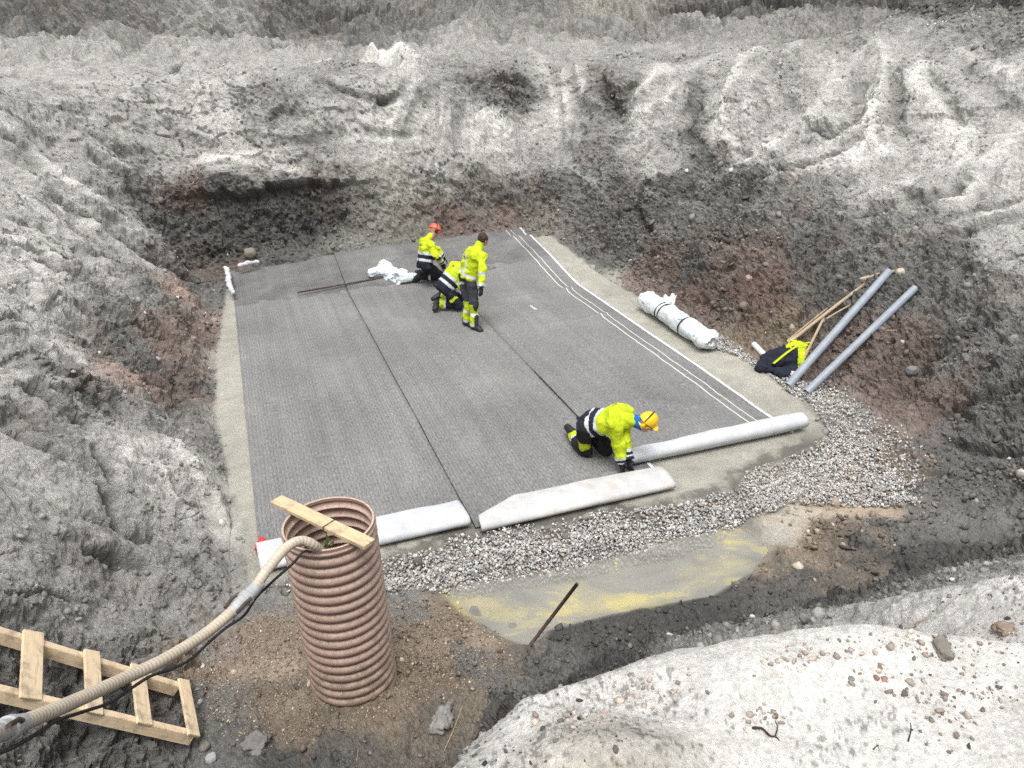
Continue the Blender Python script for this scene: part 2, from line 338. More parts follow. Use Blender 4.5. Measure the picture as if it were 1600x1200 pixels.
# furrows, scrape marks, ledges and hollows of the banks: (colour factor with shade painted into the hollows, relief in metres, half-width in photo pixels, course)
STROKES = [
 (1.45,.10,9,[(1200,75),(1150,110),(1125,160),(1130,210),(1155,260)]), (1.25,.05,7,[(1197,95),(1170,150),(1175,200)]), (.75,-.07,8,[(1215,85),(1185,140),(1190,205)]), (.8,-.06,9,[(1240,90),(1225,140),(1228,185)]),
 (1.3,.04,12,[(1310,90),(1300,130),(1288,160),(1268,182)]), (1.4,.10,9,[(1370,60),(1382,100),(1375,150),(1360,200),(1370,235)]), (.55,-.10,8,[(1392,110),(1402,160),(1412,212)]), (.65,-.06,7,[(1335,120),(1345,160),(1340,195)]),
 (1.45,.03,12,[(1440,90),(1430,120),(1460,160),(1490,200),(1512,245)]), (.6,-.07,6,[(1446,112),(1482,160),(1502,192)]), (1.3,.05,8,[(1480,65),(1540,100),(1600,130)]), (.75,-.05,7,[(1500,95),(1545,140),(1590,170)]),
 (.45,-.16,7,[(1262,207),(1300,214),(1345,188)]), (1.35,.08,8,[(1190,250),(1230,215),(1262,193)]), (1.3,.05,8,[(1158,262),(1200,235),(1222,215)]), (.4,-.16,7,[(1183,288),(1230,272),(1262,260)]), (.6,-.08,5,[(1262,258),(1310,238),(1372,200)]),
 (1.35,.07,9,[(1210,290),(1290,262),(1370,225),(1420,190)]), (1.3,.05,8,[(1275,296),(1350,252),(1405,230)]), (.5,-.14,11,[(1410,302),(1440,322),(1480,305),(1510,285)]), (1.3,.06,7,[(1395,312),(1430,334),(1500,312),(1532,275)]),
 (1.35,.05,7,[(1330,322),(1380,300),(1430,280)]), (.6,-.07,5,[(1500,332),(1560,317),(1600,306)]), (.6,-.07,6,[(1480,372),(1550,347),(1600,332)]), (1.3,.05,6,[(1500,352),(1560,335),(1600,322)]), (1.3,.05,8,[(1540,250),(1580,210),(1600,180)]),
 (1.5,.12,9,[(985,172),(1010,140),(1035,105)]), (.6,-.10,7,[(974,168),(990,140),(1000,125)]), (1.35,.08,8,[(1000,186),(1040,160),(1062,140)]), (.5,-.16,9,[(938,128),(946,145),(958,165),(975,185)]), (.55,-.10,10,[(1090,120),(1085,160),(1080,200)]),
 (1.4,.06,6,[(825,80),(850,110),(865,150),(870,200)]), (1.3,.05,6,[(880,110),(882,160),(880,210)]), (1.4,.06,6,[(900,105),(915,150),(942,165)]), (.7,-.05,5,[(866,105),(876,170),(878,240)]), (.7,-.05,5,[(893,110),(900,170),(895,215)]),
 (1.7,.16,14,[(575,85),(600,82),(635,100),(652,135)]), (.55,-.16,8,[(768,132),(800,122),(824,130),(830,150)]), (.5,-.10,6,[(790,152),(832,150)]), (.6,-.08,8,[(705,122),(740,126),(755,140)]),
 (1.3,.05,7,[(620,150),(612,200),(610,252)]), (1.25,.05,8,[(700,150),(690,240)]), (.75,-.05,6,[(716,155),(715,245)]), (1.25,.05,7,[(735,160),(738,250)]), (1.25,.04,7,[(760,180),(780,240)]), (1.25,.05,7,[(680,170),(640,232)]), (.7,-.05,6,[(655,150),(630,215)]),
 (.45,-.10,5,[(498,128),(560,150),(612,160)]), (.45,-.10,6,[(412,192),(440,170),(462,180)]), (.35,-.14,6,[(305,114),(345,118)]), (.5,-.10,5,[(190,105),(260,112),(300,97)]), (.5,-.10,7,[(0,110),(60,125),(102,136)]), (.6,-.06,5,[(590,165),(625,150),(640,120)]),
 (1.3,.08,7,[(350,250),(430,266),(482,270)]), (1.3,.06,6,[(290,268),(330,255),(400,240),(440,250)]), (1.15,.05,13,[(320,130),(345,160),(350,200)]), (.7,-.05,7,[(375,150),(400,200),(390,230)]), (.6,-.08,6,[(420,215),(470,220),(530,205)]), (.6,-.06,5,[(110,200),(170,235),(230,238)]), (.55,-.08,6,[(140,245),(180,265),(205,270)]),
 (1.5,.08,9,[(0,190),(60,250),(140,312),(220,372),(300,422)]), (.4,-.18,11,[(5,212),(40,232),(58,262)]), (.5,-.10,7,[(60,298),(160,350),(240,402),(312,442)]), (.6,-.07,5,[(0,330),(100,372),(200,422),(262,462)]), (1.3,.07,9,[(0,370),(120,430),(200,470)]), (.35,-.18,11,[(60,402),(95,428),(122,442)]), (.45,-.12,8,[(150,395),(190,418),(232,442)]),
 (.65,-.06,4,[(30,300),(110,345),(190,395)]), (1.25,.05,6,[(90,320),(170,368),(260,428)]), (.7,-.05,4,[(0,420),(70,460),(140,500)]),
 (1.3,.07,10,[(0,500),(70,540),(130,582)]), (.45,-.14,8,[(0,562),(48,580)]), (.4,-.18,11,[(58,610),(108,640),(132,662)]), (.55,-.10,8,[(100,560),(140,600),(192,642)]), (.5,-.12,8,[(0,660),(60,690),(110,720)]), (.5,-.14,8,[(140,742),(200,830),(262,842)]), (.55,-.10,6,[(150,700),(205,765),(255,802)]),
 (1.3,.07,11,[(250,690),(330,770),(372,862)]), (.4,-.16,12,[(140,862),(205,868),(232,888)]), (.45,-.12,9,[(250,850),(312,882)]), (.5,-.06,4,[(0,942),(80,930),(130,940)]), (.55,-.12,7,[(150,812),(180,822)]), (1.25,.06,9,[(180,700),(250,740),(300,800)]),
 (.4,-.10,4,[(1005,280),(1000,320),(1002,345),(1016,362)]), (1.5,.05,4,[(1480,572),(1540,540)]), (.5,-.10,6,[(1440,562),(1530,512),(1562,490)]), (1.5,.05,4,[(1350,622),(1400,592)]), (1.5,.06,4,[(1500,422),(1452,462)]), (1.4,.04,4,[(1488,512),(1520,492)]), (.5,-.10,6,[(1450,742),(1550,732),(1600,722)]), (.55,-.08,6,[(1460,640),(1530,625),(1600,600)]), (.5,-.1,7,[(1480,690),(1540,700),(1590,690)]),
 (.7,-.2,6,[(385,0),(410,20),(432,42)]), (.6,-.15,4,[(0,78),(200,62),(400,66),(440,78)]), (.75,-.15,5,[(500,10),(560,15),(602,5)]), (.7,-.12,5,[(0,50),(120,44),(260,42)]), (.7,-.1,5,[(640,35),(760,50),(900,40)]), (.7,-.1,4,[(1000,50),(1120,48),(1250,58)]), (.6,-.1,4,[(1180,25),(1300,30),(1420,22)]), (.75,-.1,4,[(420,85),(520,75),(640,68)]), (.5,-.2,9,[(1000,2),(1200,4),(1400,6),(1600,8)]),  # far heaps: shading drawn into the ground colour as dark strokes
]
STROKES += [(1.5,.06,7,[(1000,300),(1060,320),(1110,335)]), (1.4,.05,6,[(1280,335),(1340,350),(1400,345)]), (1.35,.05,7,[(1140,325),(1200,345),(1260,355)]), (1.4,.05,6,[(1010,260),(1060,285),(1100,290)]), (.6,-.07,7,[(1150,230),(1180,250),(1230,250)]), (.6,-.08,7,[(1060,200),(1100,230),(1120,270)]), (.7,-.06,6,[(1240,150),(1250,190),(1240,230)]), (1.5,.05,6,[(885,260),(930,290),(960,330)]), (1.4,.04,6,[(1090,385),(1150,400),(1200,395)]), (1.4,.05,6,[(1300,400),(1360,395),(1420,375)]), (.6,-.06,5,[(250,180),(290,215),(340,235)]), (.65,-.06,6,[(60,170),(110,175),(160,170)]), (.65,-.06,5,[(560,200),(600,215),(660,210)]), (1.3,.05,6,[(120,225),(200,260),(260,300)])]
STROKES = [(a, b, [hit(*p) for p in P], c) for a, b, c, P in STROKES]
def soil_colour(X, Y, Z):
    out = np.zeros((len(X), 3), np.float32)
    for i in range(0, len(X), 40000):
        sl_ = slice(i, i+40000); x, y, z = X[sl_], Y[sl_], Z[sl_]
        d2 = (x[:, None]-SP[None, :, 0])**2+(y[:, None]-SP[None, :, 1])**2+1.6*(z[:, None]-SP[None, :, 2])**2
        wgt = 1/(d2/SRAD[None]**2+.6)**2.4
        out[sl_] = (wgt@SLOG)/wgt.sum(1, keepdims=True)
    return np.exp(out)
# ------------------------------------------------------------------ the ground sheet
def build_ground():
    A1 = math.radians(58)
    ang = np.concatenate([np.linspace(-A1, A1, NA), np.linspace(A1, 2*math.pi-A1, 70)[1:-1]])
    seg = lambda a, b, st: np.arange(a, b, st)
    r = np.concatenate([seg(.25, 1.2, .05), seg(1.2, 4, .013/DEN), seg(4, 10, .017/DEN), seg(10, 22.5, .027/DEN), np.geomspace(22.5, 70, int(420*DEN)), np.geomspace(72, 900, 24)])
    nr, na = len(r), len(ang)
    Rr, Aa = np.meshgrid(r, ang, indexing='ij')
    X, Y = (Rr*np.sin(Aa)).ravel(), (Rr*np.cos(Aa)).ravel()
    Z, D, S, par = base_h(X, Y, True)
    e = .04
    zx, zy = base_h(X+e, Y), base_h(X, Y+e)
    nx, ny = -(zx-Z)/e, -(zy-Z)/e; ln = np.sqrt(nx*nx+ny*ny+1); nx, ny, nz = nx/ln, ny/ln, 1/ln
    out = sstep(-.05, .5, D)                       # 1 on the banks
    far = sstep(23, 30, Rr.ravel())
    # broad, streaky and cloddy relief along the normal
    w1 = fbm(X*.9, Y*.9, Z*.9, 4, 3)
    slope = sstep(.15, .6, 1-nz+.35)*(1-sstep(3.2, 4.0, Z)*.7)
    ws = .25*fbm(X*.8, Y*.8, Z*.8, 2, 90)
    st = fbm((S+ws)*2.6+.6*w1, D*.45, 0*Z, 4, 21)
    st2 = fbm((S+ws)*9+w1, D*1.1, 0*Z, 3, 27)
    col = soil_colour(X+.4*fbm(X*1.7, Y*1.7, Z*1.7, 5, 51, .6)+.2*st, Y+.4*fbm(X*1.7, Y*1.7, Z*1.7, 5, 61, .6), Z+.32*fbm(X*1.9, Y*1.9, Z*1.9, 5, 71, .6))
    lum = col.mean(1)
    # the near bank: wet mud at its foot, grey sand above, dry white sand on top
    nb = (S > ARC[NEAR0])*sstep(-1.25, -.8, X+.2*w1)*sstep(.05, .3, D)*sstep(7, 6, Y); zz = Z+.25*w1+.12*fbm(X*4, Y*4, Z*4, 3, 171)
    nc = .075+.16*sstep(.45, 1.2, zz)+.12*sstep(1.1, 2.4, zz)+.18*sstep(2.3, 3.05, zz)-.08*sstep(.1, .6, fbm(X*1.5, Y*1.5, 0*Z, 4, 173))*sstep(2.6, 2.9, zz); col = col*(1-nb[:, None])+nc[:, None]*np.array(T0)*nb[:, None]; lum = col.mean(1)
    hp = np.exp(-((X-.22)/.27)**2-((Y-1.52)/.16)**2)*(.7+.5*fbm(X*9, Y*9, 0*Z, 3, 241)); col = col*(1-(hp*.45).clip(0, .6)[:, None]*np.array([.85, .95, 1.15])); lum = col.mean(1)
    rough = sstep(.34, .1, lum)                     # damp, dark soils break into clods, dry sand lies smooth
    bedm = sstep(.05, -.05, poly_sd(X, Y, BED))
    pud = sstep(.15, -.05, poly_sd(X, Y, PUD))
    calm = (1-bedm)*(1-.95*sstep(.45, .0, poly_sd(X, Y, PUD)))
    near = sstep(2.75, 3.05, Z)*sstep(4, 2.6, Y)
    wx, wy = X+.05*fbm(X*5, Y*5, Z*5, 2, 181), Y+Z*.8+.05*fbm(X*5, Y*5, Z*5, 2, 191)
    f1, f2, h1 = worley(wx*4.5+.3*w1, wy*4.5, 5); c1 = (.25+.75*h1)*sstep(0, .22, f2-f1)
    g1, g2, h2 = worley(wx*12, wy*12, 9); c2 = (.2+.8*h2)*sstep(0, .3, g2-g1)
    bx, by = X+.3*w1+.1*fbm(X*3, Y*3, Z*3, 3, 211), Y+1.2*Z+.3*fbm(X*1.1, Y*1.1, Z*1.1, 3, 221)
    k1, k2, kh = worley(bx*1.2, by*1.2, 31); l1, l2, lh = worley(bx*2.9, by*2.9, 37)
    slab = .13*(kh-.5)*sstep(0, .06, k2-k1)+.07*(lh-.5)*sstep(0, .08, l2-l1); crack = np.maximum(sstep(.05, .0, k2-k1)*(kh > .4), .7*sstep(.06, .0, l2-l1)*(lh > .55))
    slabm = sstep(-.1, .4, fbm(X*.6+3, Y*.6, Z*.6, 3, 231))*(1-near)
    m1 = fbm(X*6, Y*6, Z*6, 4, 33, .55)
    m2 = fbm(X*24, Y*24, Z*24, 3, 35, .7)
    b1 = np.abs(fbm(X*3.1+ws, Y*3.1, Z*3.1, 5, 131, .6)); b2 = np.abs(fbm(X*9, Y*9, Z*9, 4, 141, .65))
    patch = sstep(-.15, .45, fbm(X*.8+7, Y*.8, Z*.8, 3, 44))
    ridg = 1-np.abs(fbm(X*2.2+ws, Y*2.2, Z*2.2, 4, 81))*1.6
    disp = out*(1-.6*((S > ARC[NEAR0]) & (Y < 6)))*(.16*w1+.085*st*slope+.03*st2*slope)*(1-.75*near)
    disp += calm*(.016+.074*rough)*(.6+.4*out)*m1*(1-.6*near)+(.003+.012*rough*calm+.007*out)*m2*(1-.7*near)
    disp += calm*(.08+.92*rough)*(.085*c1*patch*(h1 > .35)+.038*c2*(.35+.65*patch))*(.4+.6*out)*(1-.85*near)
    disp += out*.07*np.clip(ridg-.4, 0, 1)*(.45+.55*rough)*(1-near)
    disp += out*(1-.8*near)*(.12*(.35-b1)*(.4+.6*rough)+.055*(.35-b2)*(.3+.9*rough))
    slabm = slabm*(1-.9*nb); disp += .035*m1*np.exp(-(poly_sd(X, Y, PUD)/.3)**2)
    disp += out*slabm*(slab-.05*crack)
    disp += far*(.6*fbm(X*.25, Y*.25, 0*Z, 4, 91)+.5*fbm(X*.9, Y*.9, Z*.9, 4, 93)+.2*fbm(X*3, Y*3, Z*3, 3, 95))
    disp *= 1-.9*sstep(.3, .0, poly_sd(X, Y, PUD))
    # a shelf of pale sand overhanging the dark layer at the back
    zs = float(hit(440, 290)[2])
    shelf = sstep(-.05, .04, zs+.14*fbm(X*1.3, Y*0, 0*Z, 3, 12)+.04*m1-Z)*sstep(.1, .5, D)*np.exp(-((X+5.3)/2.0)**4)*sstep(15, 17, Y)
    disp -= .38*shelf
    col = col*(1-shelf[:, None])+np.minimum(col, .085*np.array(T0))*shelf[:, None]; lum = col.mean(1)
    tone = np.ones(len(X)); jit = 1+.45*m1; wavy = fbm(X*1.6, Y*1.6, Z*1.6, 2, 151)
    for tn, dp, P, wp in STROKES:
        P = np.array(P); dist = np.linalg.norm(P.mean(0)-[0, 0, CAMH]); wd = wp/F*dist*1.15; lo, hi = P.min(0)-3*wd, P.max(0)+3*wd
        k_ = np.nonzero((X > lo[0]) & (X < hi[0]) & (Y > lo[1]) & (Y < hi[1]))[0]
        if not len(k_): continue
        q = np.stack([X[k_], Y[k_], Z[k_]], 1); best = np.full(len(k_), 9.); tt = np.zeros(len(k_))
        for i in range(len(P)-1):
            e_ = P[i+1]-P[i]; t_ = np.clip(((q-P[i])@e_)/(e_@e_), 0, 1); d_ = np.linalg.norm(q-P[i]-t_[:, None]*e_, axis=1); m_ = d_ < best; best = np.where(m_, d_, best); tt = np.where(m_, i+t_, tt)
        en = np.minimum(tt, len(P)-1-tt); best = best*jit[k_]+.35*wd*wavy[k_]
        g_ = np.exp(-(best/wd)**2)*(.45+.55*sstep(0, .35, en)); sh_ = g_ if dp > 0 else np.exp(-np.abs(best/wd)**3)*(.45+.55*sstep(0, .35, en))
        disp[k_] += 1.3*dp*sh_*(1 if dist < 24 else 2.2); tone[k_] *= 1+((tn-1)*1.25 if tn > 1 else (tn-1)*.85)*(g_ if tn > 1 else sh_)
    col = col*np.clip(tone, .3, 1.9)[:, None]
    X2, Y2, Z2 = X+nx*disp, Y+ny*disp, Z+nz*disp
    # reflectance variation with a shape of its own: damp crumbs, dry crusts, streaks of washed sand
    crumb = sstep(.15, .6, m1*.6+m2*.6+.25*st2)
    pale = sstep(.1, .8, st*.7+.5*m1)
    k = out*(1-.5*near)
    crev = sstep(.02, .16, b1)*.5+sstep(.02, .2, b2)*.5
    col = col*(1-(.45*crack*slabm*out)[:, None])
    col = col*(1-(.3*crumb*k)[:, None])*(1+((crev-.6)*.4*k*patch*(.5+.5*rough))[:, None])*(1+(.2*pale*k*(1-rough*.5))[:, None])
    speck = (sstep(.75, .95, fbm(X*62, Y*62, Z*62, 2, 201)+.9*fbm(X*3, Y*3, 0*Z, 4, 203))*near)[:, None]; col = col*(1-.5*speck)
    rut = sstep(.35, .7, fbm((X*.25+Y*.97)*5, (X*.97-Y*.25)*.8, 0*Z, 4, 205))*near; col = col*(1-.2*rut[:, None])
    wander = 1+.13*fbm(X*3, Y*3, Z*3, 4, 101)+.10*m2
    col = col*np.clip(wander, .4, 1.6)[:, None]
    dk = (calm*rough*sstep(.2, .02, c2)*.3)[:, None]; col = col*(1-dk)
    red = (sstep(.1, .7, fbm(X*1.4, Y*1.4, Z*1.4, 3, 111))*rough*out*.55)[:, None]*np.ones(3); tint = np.array([1.12, .96, .87])
    col = col*(1-red+red*tint)
    # concrete-like layer: pale crust, darker torn edge
    bc = np.array([.335, .325, .28])*(1+.10*m1+.12*fbm(X*1.3, Y*1.3, 0*Z, 3, 161))[:, None]; col = col*(1-bedm[:, None])+bc*bedm[:, None]
    edge = (sstep(-.3, -.05, poly_sd(X, Y, BED)+.16*m1)*bedm*sstep(9.6, 8.8, Y)*sstep(-3, -1, X))[:, None]; col = col*(1-.62*edge)
    pdl, _ = seg_dist(X, Y, [tuple(at(a, b, -.17)[:2]) for a, b in ((745, 932), (800, 950), (900, 950), (960, 935), (1040, 920), (1090, 890), (1150, 865))])
    pc = sstep(-.1, .35, .24-pdl*1.25+.35*fbm(X*1.6+4, Y*3, 0*Z, 3, 121)+.12*fbm(X*7, Y*7, 0*Z, 3, 123))[:, None]
    sed = np.array([.66, .56, .22])*pc+np.array([.3, .29, .26])*(1-pc); col = col*(1-pud[:, None])+sed*pud[:, None]
    wr_ = sstep(.22, .04, np.abs(poly_sd(X, Y, PUD)-.06+.05*m1))*calm.clip(.3, 1); col = col*(1-.35*wr_)[:, None]
    col = np.clip(col, .018, .86)
    V = np.vstack([np.stack([X2, Y2, Z2], 1), [[0, 0, float(base_h(0, 0))]]])
    Fq = grid_faces(nr, na, wrap_v=True)[:, ::-1]
    me = np_mesh('ground', V, Fq)
    cc = np.vstack([col, [[.5, .5, .5]]]); set_col(me, 'albedo', cc)
    wet = np.clip(sstep(.2, .05, lum)*calm, 0, 1)
    set_col(me, 'wet', np.vstack([np.stack([wet, bedm, out*(1-.75*near)], 1), [[0, 0, 0]]]))
    n = N('soil', .92, .2)
    at_ = n.new('ShaderNodeAttribute', attribute_name='albedo').outputs['Color']
    wt = n.new('ShaderNodeSeparateColor'); n.link(n.new('ShaderNodeAttribute', attribute_name='wet').outputs['Color'], wt.inputs[0])
    f = n.noise(50, 6, .75); g = n.noise(7, 9, .74)
    c = n.mix(1, at_, n.ramp(f, [(.28, (.55, .55, .55)), (.5, (1, 1, 1)), (.72, (1.4, 1.4, 1.38))]), 'MULTIPLY')
    c = n.mix(1, c, n.ramp(g, [(.3, (.55, .54, .53)), (.45, (.96, .96, .95)), (.7, (1.25, 1.25, 1.25))]), 'MULTIPLY')
    n.base(n.mix(wt.outputs[2], n.mix(.6, c, n.mix(1, at_, n.ramp(f, [(.28, (.7, .7, .7)), (.72, (1.25, 1.25, 1.24))]), 'MULTIPLY')), c))
    n.link(n.math('MULTIPLY_ADD', wt.outputs[0], -.38, .95), n.b.inputs['Roughness'])
    n.bump(n.math('ADD', n.math('MULTIPLY', n.noise(8, 9, .7), n.math('MULTIPLY_ADD', wt.outputs[2], 2.2, .15)), n.math('MULTIPLY', n.noise(60, 5, .65), .3)), .9, .035)
    o = link_mesh('ground', me, n.m, None, True)
    fi = Fq[:, 0] if False else grid_faces(nr, na, wrap_v=True)[:, 0]; sm_ = ((bedm > .5) | (pud > .5) | (Y < 3.4))[fi]
    if len(sm_) == len(me.polygons): me.polygons.foreach_set('use_smooth', sm_)
    o['kind'] = 'structure'
    return (r, ang, nr, na, V, cc, nx, ny, nz, D, lum, bedm, pud, rough)
GR = build_ground()
_r, _ang, _nr, _na, GV, GC = GR[:6]
def gidx(x, y):
    """nearest vertex of the finished ground sheet"""
    i = np.clip(np.searchsorted(_r, np.hypot(x, y)), 0, _nr-1); a = np.arctan2(x, y)
    j = np.clip(np.rint((a-_ang[0])/(_ang[1]-_ang[0])).astype(int), 0, NA-1)
    return i*_na+j
def surf(X, Y): return GV[gidx(X, Y), 2]
def hit(px, py, lift=0.):
    r = ray(px, py); ts = np.concatenate([np.arange(1.2, 45, .02), np.arange(45, 120, .5)]); X, Y, Z = r[0]*ts, r[1]*ts, CAMH+r[2]*ts
    k = np.argmax(Z < surf(X, Y)+lift); return np.array([X[k], Y[k], Z[k]])
def gz(x, y): return float(GV[gidx(np.array([x]), np.array([y]))[0], 2])
# ------------------------------------------------------------------ loose stuff: gravel, clods
def ico():
    bm = bmesh.new(); bmesh.ops.create_icosphere(bm, subdivisions=1, radius=1); V = np.array([v.co for v in bm.verts]); Fq = np.array([[v.index for v in f.verts] for f in bm.faces]); bm.free(); return V, Fq
ICV, ICF = ico()
def scatter(name, P, size, cols, mat, squash=.7, jag=.22, sink=.25, smooth=False):
    n = len(P); nv, nf = len(ICV), len(ICF)
    B = ICV[None]*(1+RNG.normal(0, jag, (n, nv, 1)).clip(-.45, .45))
    sc_ = size[:, None]*RNG.uniform(.5, 1.35, (n, 3)); sc_[:, 2] *= squash
    B = B*sc_[:, None, :]
    # random orientation
    q = RNG.normal(size=(n, 4)); q /= np.linalg.norm(q, axis=1)[:, None]; a, b, c, d = q.T
    Rm = np.stack([1-2*(c*c+d*d), 2*(b*c-a*d), 2*(b*d+a*c), 2*(b*c+a*d), 1-2*(b*b+d*d), 2*(c*d-a*b), 2*(b*d-a*c), 2*(c*d+a*b), 1-2*(b*b+c*c)], 1).reshape(n, 3, 3)
    B = np.einsum('nij,nvj->nvi', Rm, B)+P[:, None, :]; B[:, :, 2] += (size*(.6-sink))[:, None]
    Fq = (ICF[None]+(np.arange(n)*nv)[:, None, None]).reshape(-1, 3)
    me = np_mesh(name, B.reshape(-1, 3), Fq); set_col(me, 'albedo', np.repeat(cols, nv, 0))
    o = link_mesh(name, me, mat, None, smooth); o['kind'] = 'stuff'; return o
def stone_mat(name, rough=.85):
    n = N(name, rough, .3); a = n.new('ShaderNodeAttribute', attribute_name='albedo').outputs['Color']
    n.base(n.mix(1, a, n.ramp(n.noise(60, 4, .7), [(.3, (.7, .7, .68)), (.7, (1.2, 1.2, 1.2))]), 'MULTIPLY')); n.bump(n.noise(110, 4, .6), .4, .006); return n.m
STONE = stone_mat('crushed_stone'); CLOD = stone_mat('soil_clod', .8)
def scatter_poly(P, n):
    P = np.array(P); lo, hi = P.min(0), P.max(0); pts = RNG.uniform(lo, hi, (n, 2)); return pts[in_poly(pts[:, 0], pts[:, 1], P)]
GRAV = [px2([(405,925),(470,895),(600,880),(690,862),(712,842),(860,826),(960,800),(1010,806),(1075,792),(1150,772),(1168,742),(1245,716),(1300,690),(1285,655),(1250,612),(1300,590),(1400,660),(1450,720),(1440,790),(1330,790),(1240,785),(1180,812),(1100,838),(1000,858),(880,888),(780,903),(700,918),(600,928),(500,935)], -.05)]
def build_gravel():
    pts = np.vstack([scatter_poly(GRAV[0], 175000)])
    sd_ = -poly_sd(pts[:, 0], pts[:, 1], GRAV[0])
    fade = np.where(pts[:, 0] > 3.2, .32+.68*sstep(5.2, 3.9, pts[:, 0]+.25*fbm(pts[:, 0]*2, pts[:, 1]*2, pts[:, 0]*0, 3, 7)), 1)
    keep = RNG.random(len(pts)) < np.clip(.15+(sd_+.12*fbm(pts[:, 0]*3, pts[:, 1]*3, pts[:, 0]*0, 3, 19))*4, 0, 1)*fade**2
    pts = pts[keep]
    extra = np.vstack([scatter_poly(px2([(1105,545),(1120,520),(1180,560),(1240,600),(1300,600),(1245,622),(1170,572)], -.05), 9000), scatter_poly(px2([(850,372),(882,392),(870,405),(848,385)], .55), 1200), scatter_poly(px2([(752,380),(765,368),(836,356),(836,362)], .6), 1500), scatter_poly(px2([(540,392),(590,380),(690,378),(690,388)], .5), 900)])
    pts = np.vstack([pts, extra]); mu, mv = pts@MX, pts@ML
    pts = pts[~((mu > -.42) & (mu < 6.56) & (mv < -7.5) & (mv > -18.02))]; n = len(pts); k = gidx(pts[:, 0], pts[:, 1])
    lay = RNG.random(n)*.05+.03*np.clip(fbm(pts[:, 0]*2.5, pts[:, 1]*2.5, pts[:, 0]*0, 3, 17), -.5, 1)
    P = np.column_stack([pts, GV[k, 2]+lay]); sz = RNG.uniform(.008, .0205, n)
    g = np.exp(RNG.normal(math.log(.43), .28, n)).clip(.1, .75); tint = np.where(RNG.random(n)[:, None] < .2, [[1.12, .97, .85]], [[1, .99, .96]])
    scatter('gravel', P, sz, g[:, None]*tint, STONE, .8, .25)
build_gravel()
def build_clods():
    NN = GR[6:9]; D, lum, bedm, pud, rough = GR[9:14]
    m = len(D); R2 = np.hypot(GV[:m, 0], GV[:m, 1]); a = np.abs(np.arctan2(GV[:m, 0], GV[:m, 1]))
    wgt = rough*(1-bedm)*(1-pud)*(R2 > 1.5)*(R2 < 24)*(a < .95)*(.2+sstep(-.1, .5, fbm(GV[:m, 0]*1.1, GV[:m, 1]*1.1, GV[:m, 2], 3, 200)))
    wgt = wgt*np.where((GV[:m, 1] > 5.2) & (GV[:m, 1] < 6.8) & (GV[:m, 0] > .2), 1.2, 1)*np.where(R2 < 6, .9, 1)
    p = wgt*R2; p = p/p.sum(); k = RNG.choice(m, 15000, p=p)
    sz = np.exp(RNG.normal(math.log(.02), .5, len(k))).clip(.008, .06)*np.where(R2[k] > 13, 1.25, 1)
    c = GC[k]*RNG.uniform(.75, 1.35, (len(k), 1)); pale = RNG.random(len(k)) < .03; c[pale] = c[pale]*2.6+.03
    sz = np.minimum(sz, np.where(R2[k] < 6.5, RNG.uniform(.012, .04, len(k)), .08))
    scatter('soil_clods', GV[k]+RNG.normal(0, .01, (len(k), 3)), sz, c.clip(.02, .7), CLOD, .8, .3, .35, False)
    # fine grit in the brown sand round the pipe
    q = scatter_poly(px2([(300,1010),(420,930),(640,925),(780,960),(800,1020),(700,1090),(560,1150),(380,1170),(300,1100)], .05), 9000); q = q[RNG.random(len(q)) < .7]; k = gidx(q[:, 0], q[:, 1])
    scatter('grit', GV[k], RNG.uniform(.004, .012, len(k)), (np.exp(RNG.normal(math.log(.22), .45, len(k)))[:, None]*np.array([1.2, .98, .75])).clip(.05, .6), STONE, .8, .25)
    # small crumbs lying on the pale sand of the near bank and the banks
    w2 = (1+3*((GV[:m, 1] < 3.2) & (GV[:m, 2] > 2.7)))*(lum > .25)*(1-bedm)*(1-pud)*(R2 > 1.3)*(R2 < 24)*(a < .95)*sstep(-.1, .6, fbm(GV[:m, 0]*1.6, GV[:m, 1]*1.6, GV[:m, 2], 3, 210))
    p = w2*R2; p = p/p.sum(); k = RNG.choice(m, 7000, p=p)
    nearb = (GV[k, 1] < 3.2) & (GV[k, 2] > 2.75); sz = np.where(nearb, np.exp(RNG.normal(math.log(.004), .5, len(k))).clip(.0015, .014), RNG.uniform(.01, .035, len(k)))
    c = GC[k]*RNG.uniform(.45, 1.0, (len(k), 1)); c[nearb] *= RNG.uniform(.12, .7, (nearb.sum(), 1))
    scatter('sand_crumbs', GV[k], sz, c.clip(.03, .7), CLOD, .85, .2, .3, False)
build_clods()
def build_debris():
    P, S_, C = [], [], []
    for (px, py, n, rad, g) in ((1470, 1012, 170, .07, .2), (1300, 1016, 90, .06, .3), (1445, 986, 60, .04, .26), (1570, 988, 90, .05, .24), (1385, 988, 50, .04, .3), (1230, 1035, 60, .05, .35), (1190, 1125, 60, .03, .25), (1430, 1100, 70, .05, .2), (1545, 1090, 60, .05, .22), (1010, 1085, 90, .07, .3), (930, 1120, 80, .06, .3), (1500, 1130, 60, .06, .16)):
        n = int(n*.6); c = hit(px, py); q = c[:2]+RNG.normal(0, rad, (n, 2))*np.array([1.5, .7]); k = gidx(q[:, 0], q[:, 1]); P.append(np.column_stack([q, GV[k, 2]])); S_.append(np.exp(RNG.normal(math.log(.005), .5, n)).clip(.002, .014)); C.append((np.exp(RNG.normal(math.log(g*1.15), .35, n))[:, None]*np.array([1.15, .98, .84])).clip(.05, .6))
    scatter('sand_debris', np.vstack(P), np.concatenate(S_), np.vstack(C), CLOD, .8, .3, .3)
build_debris()
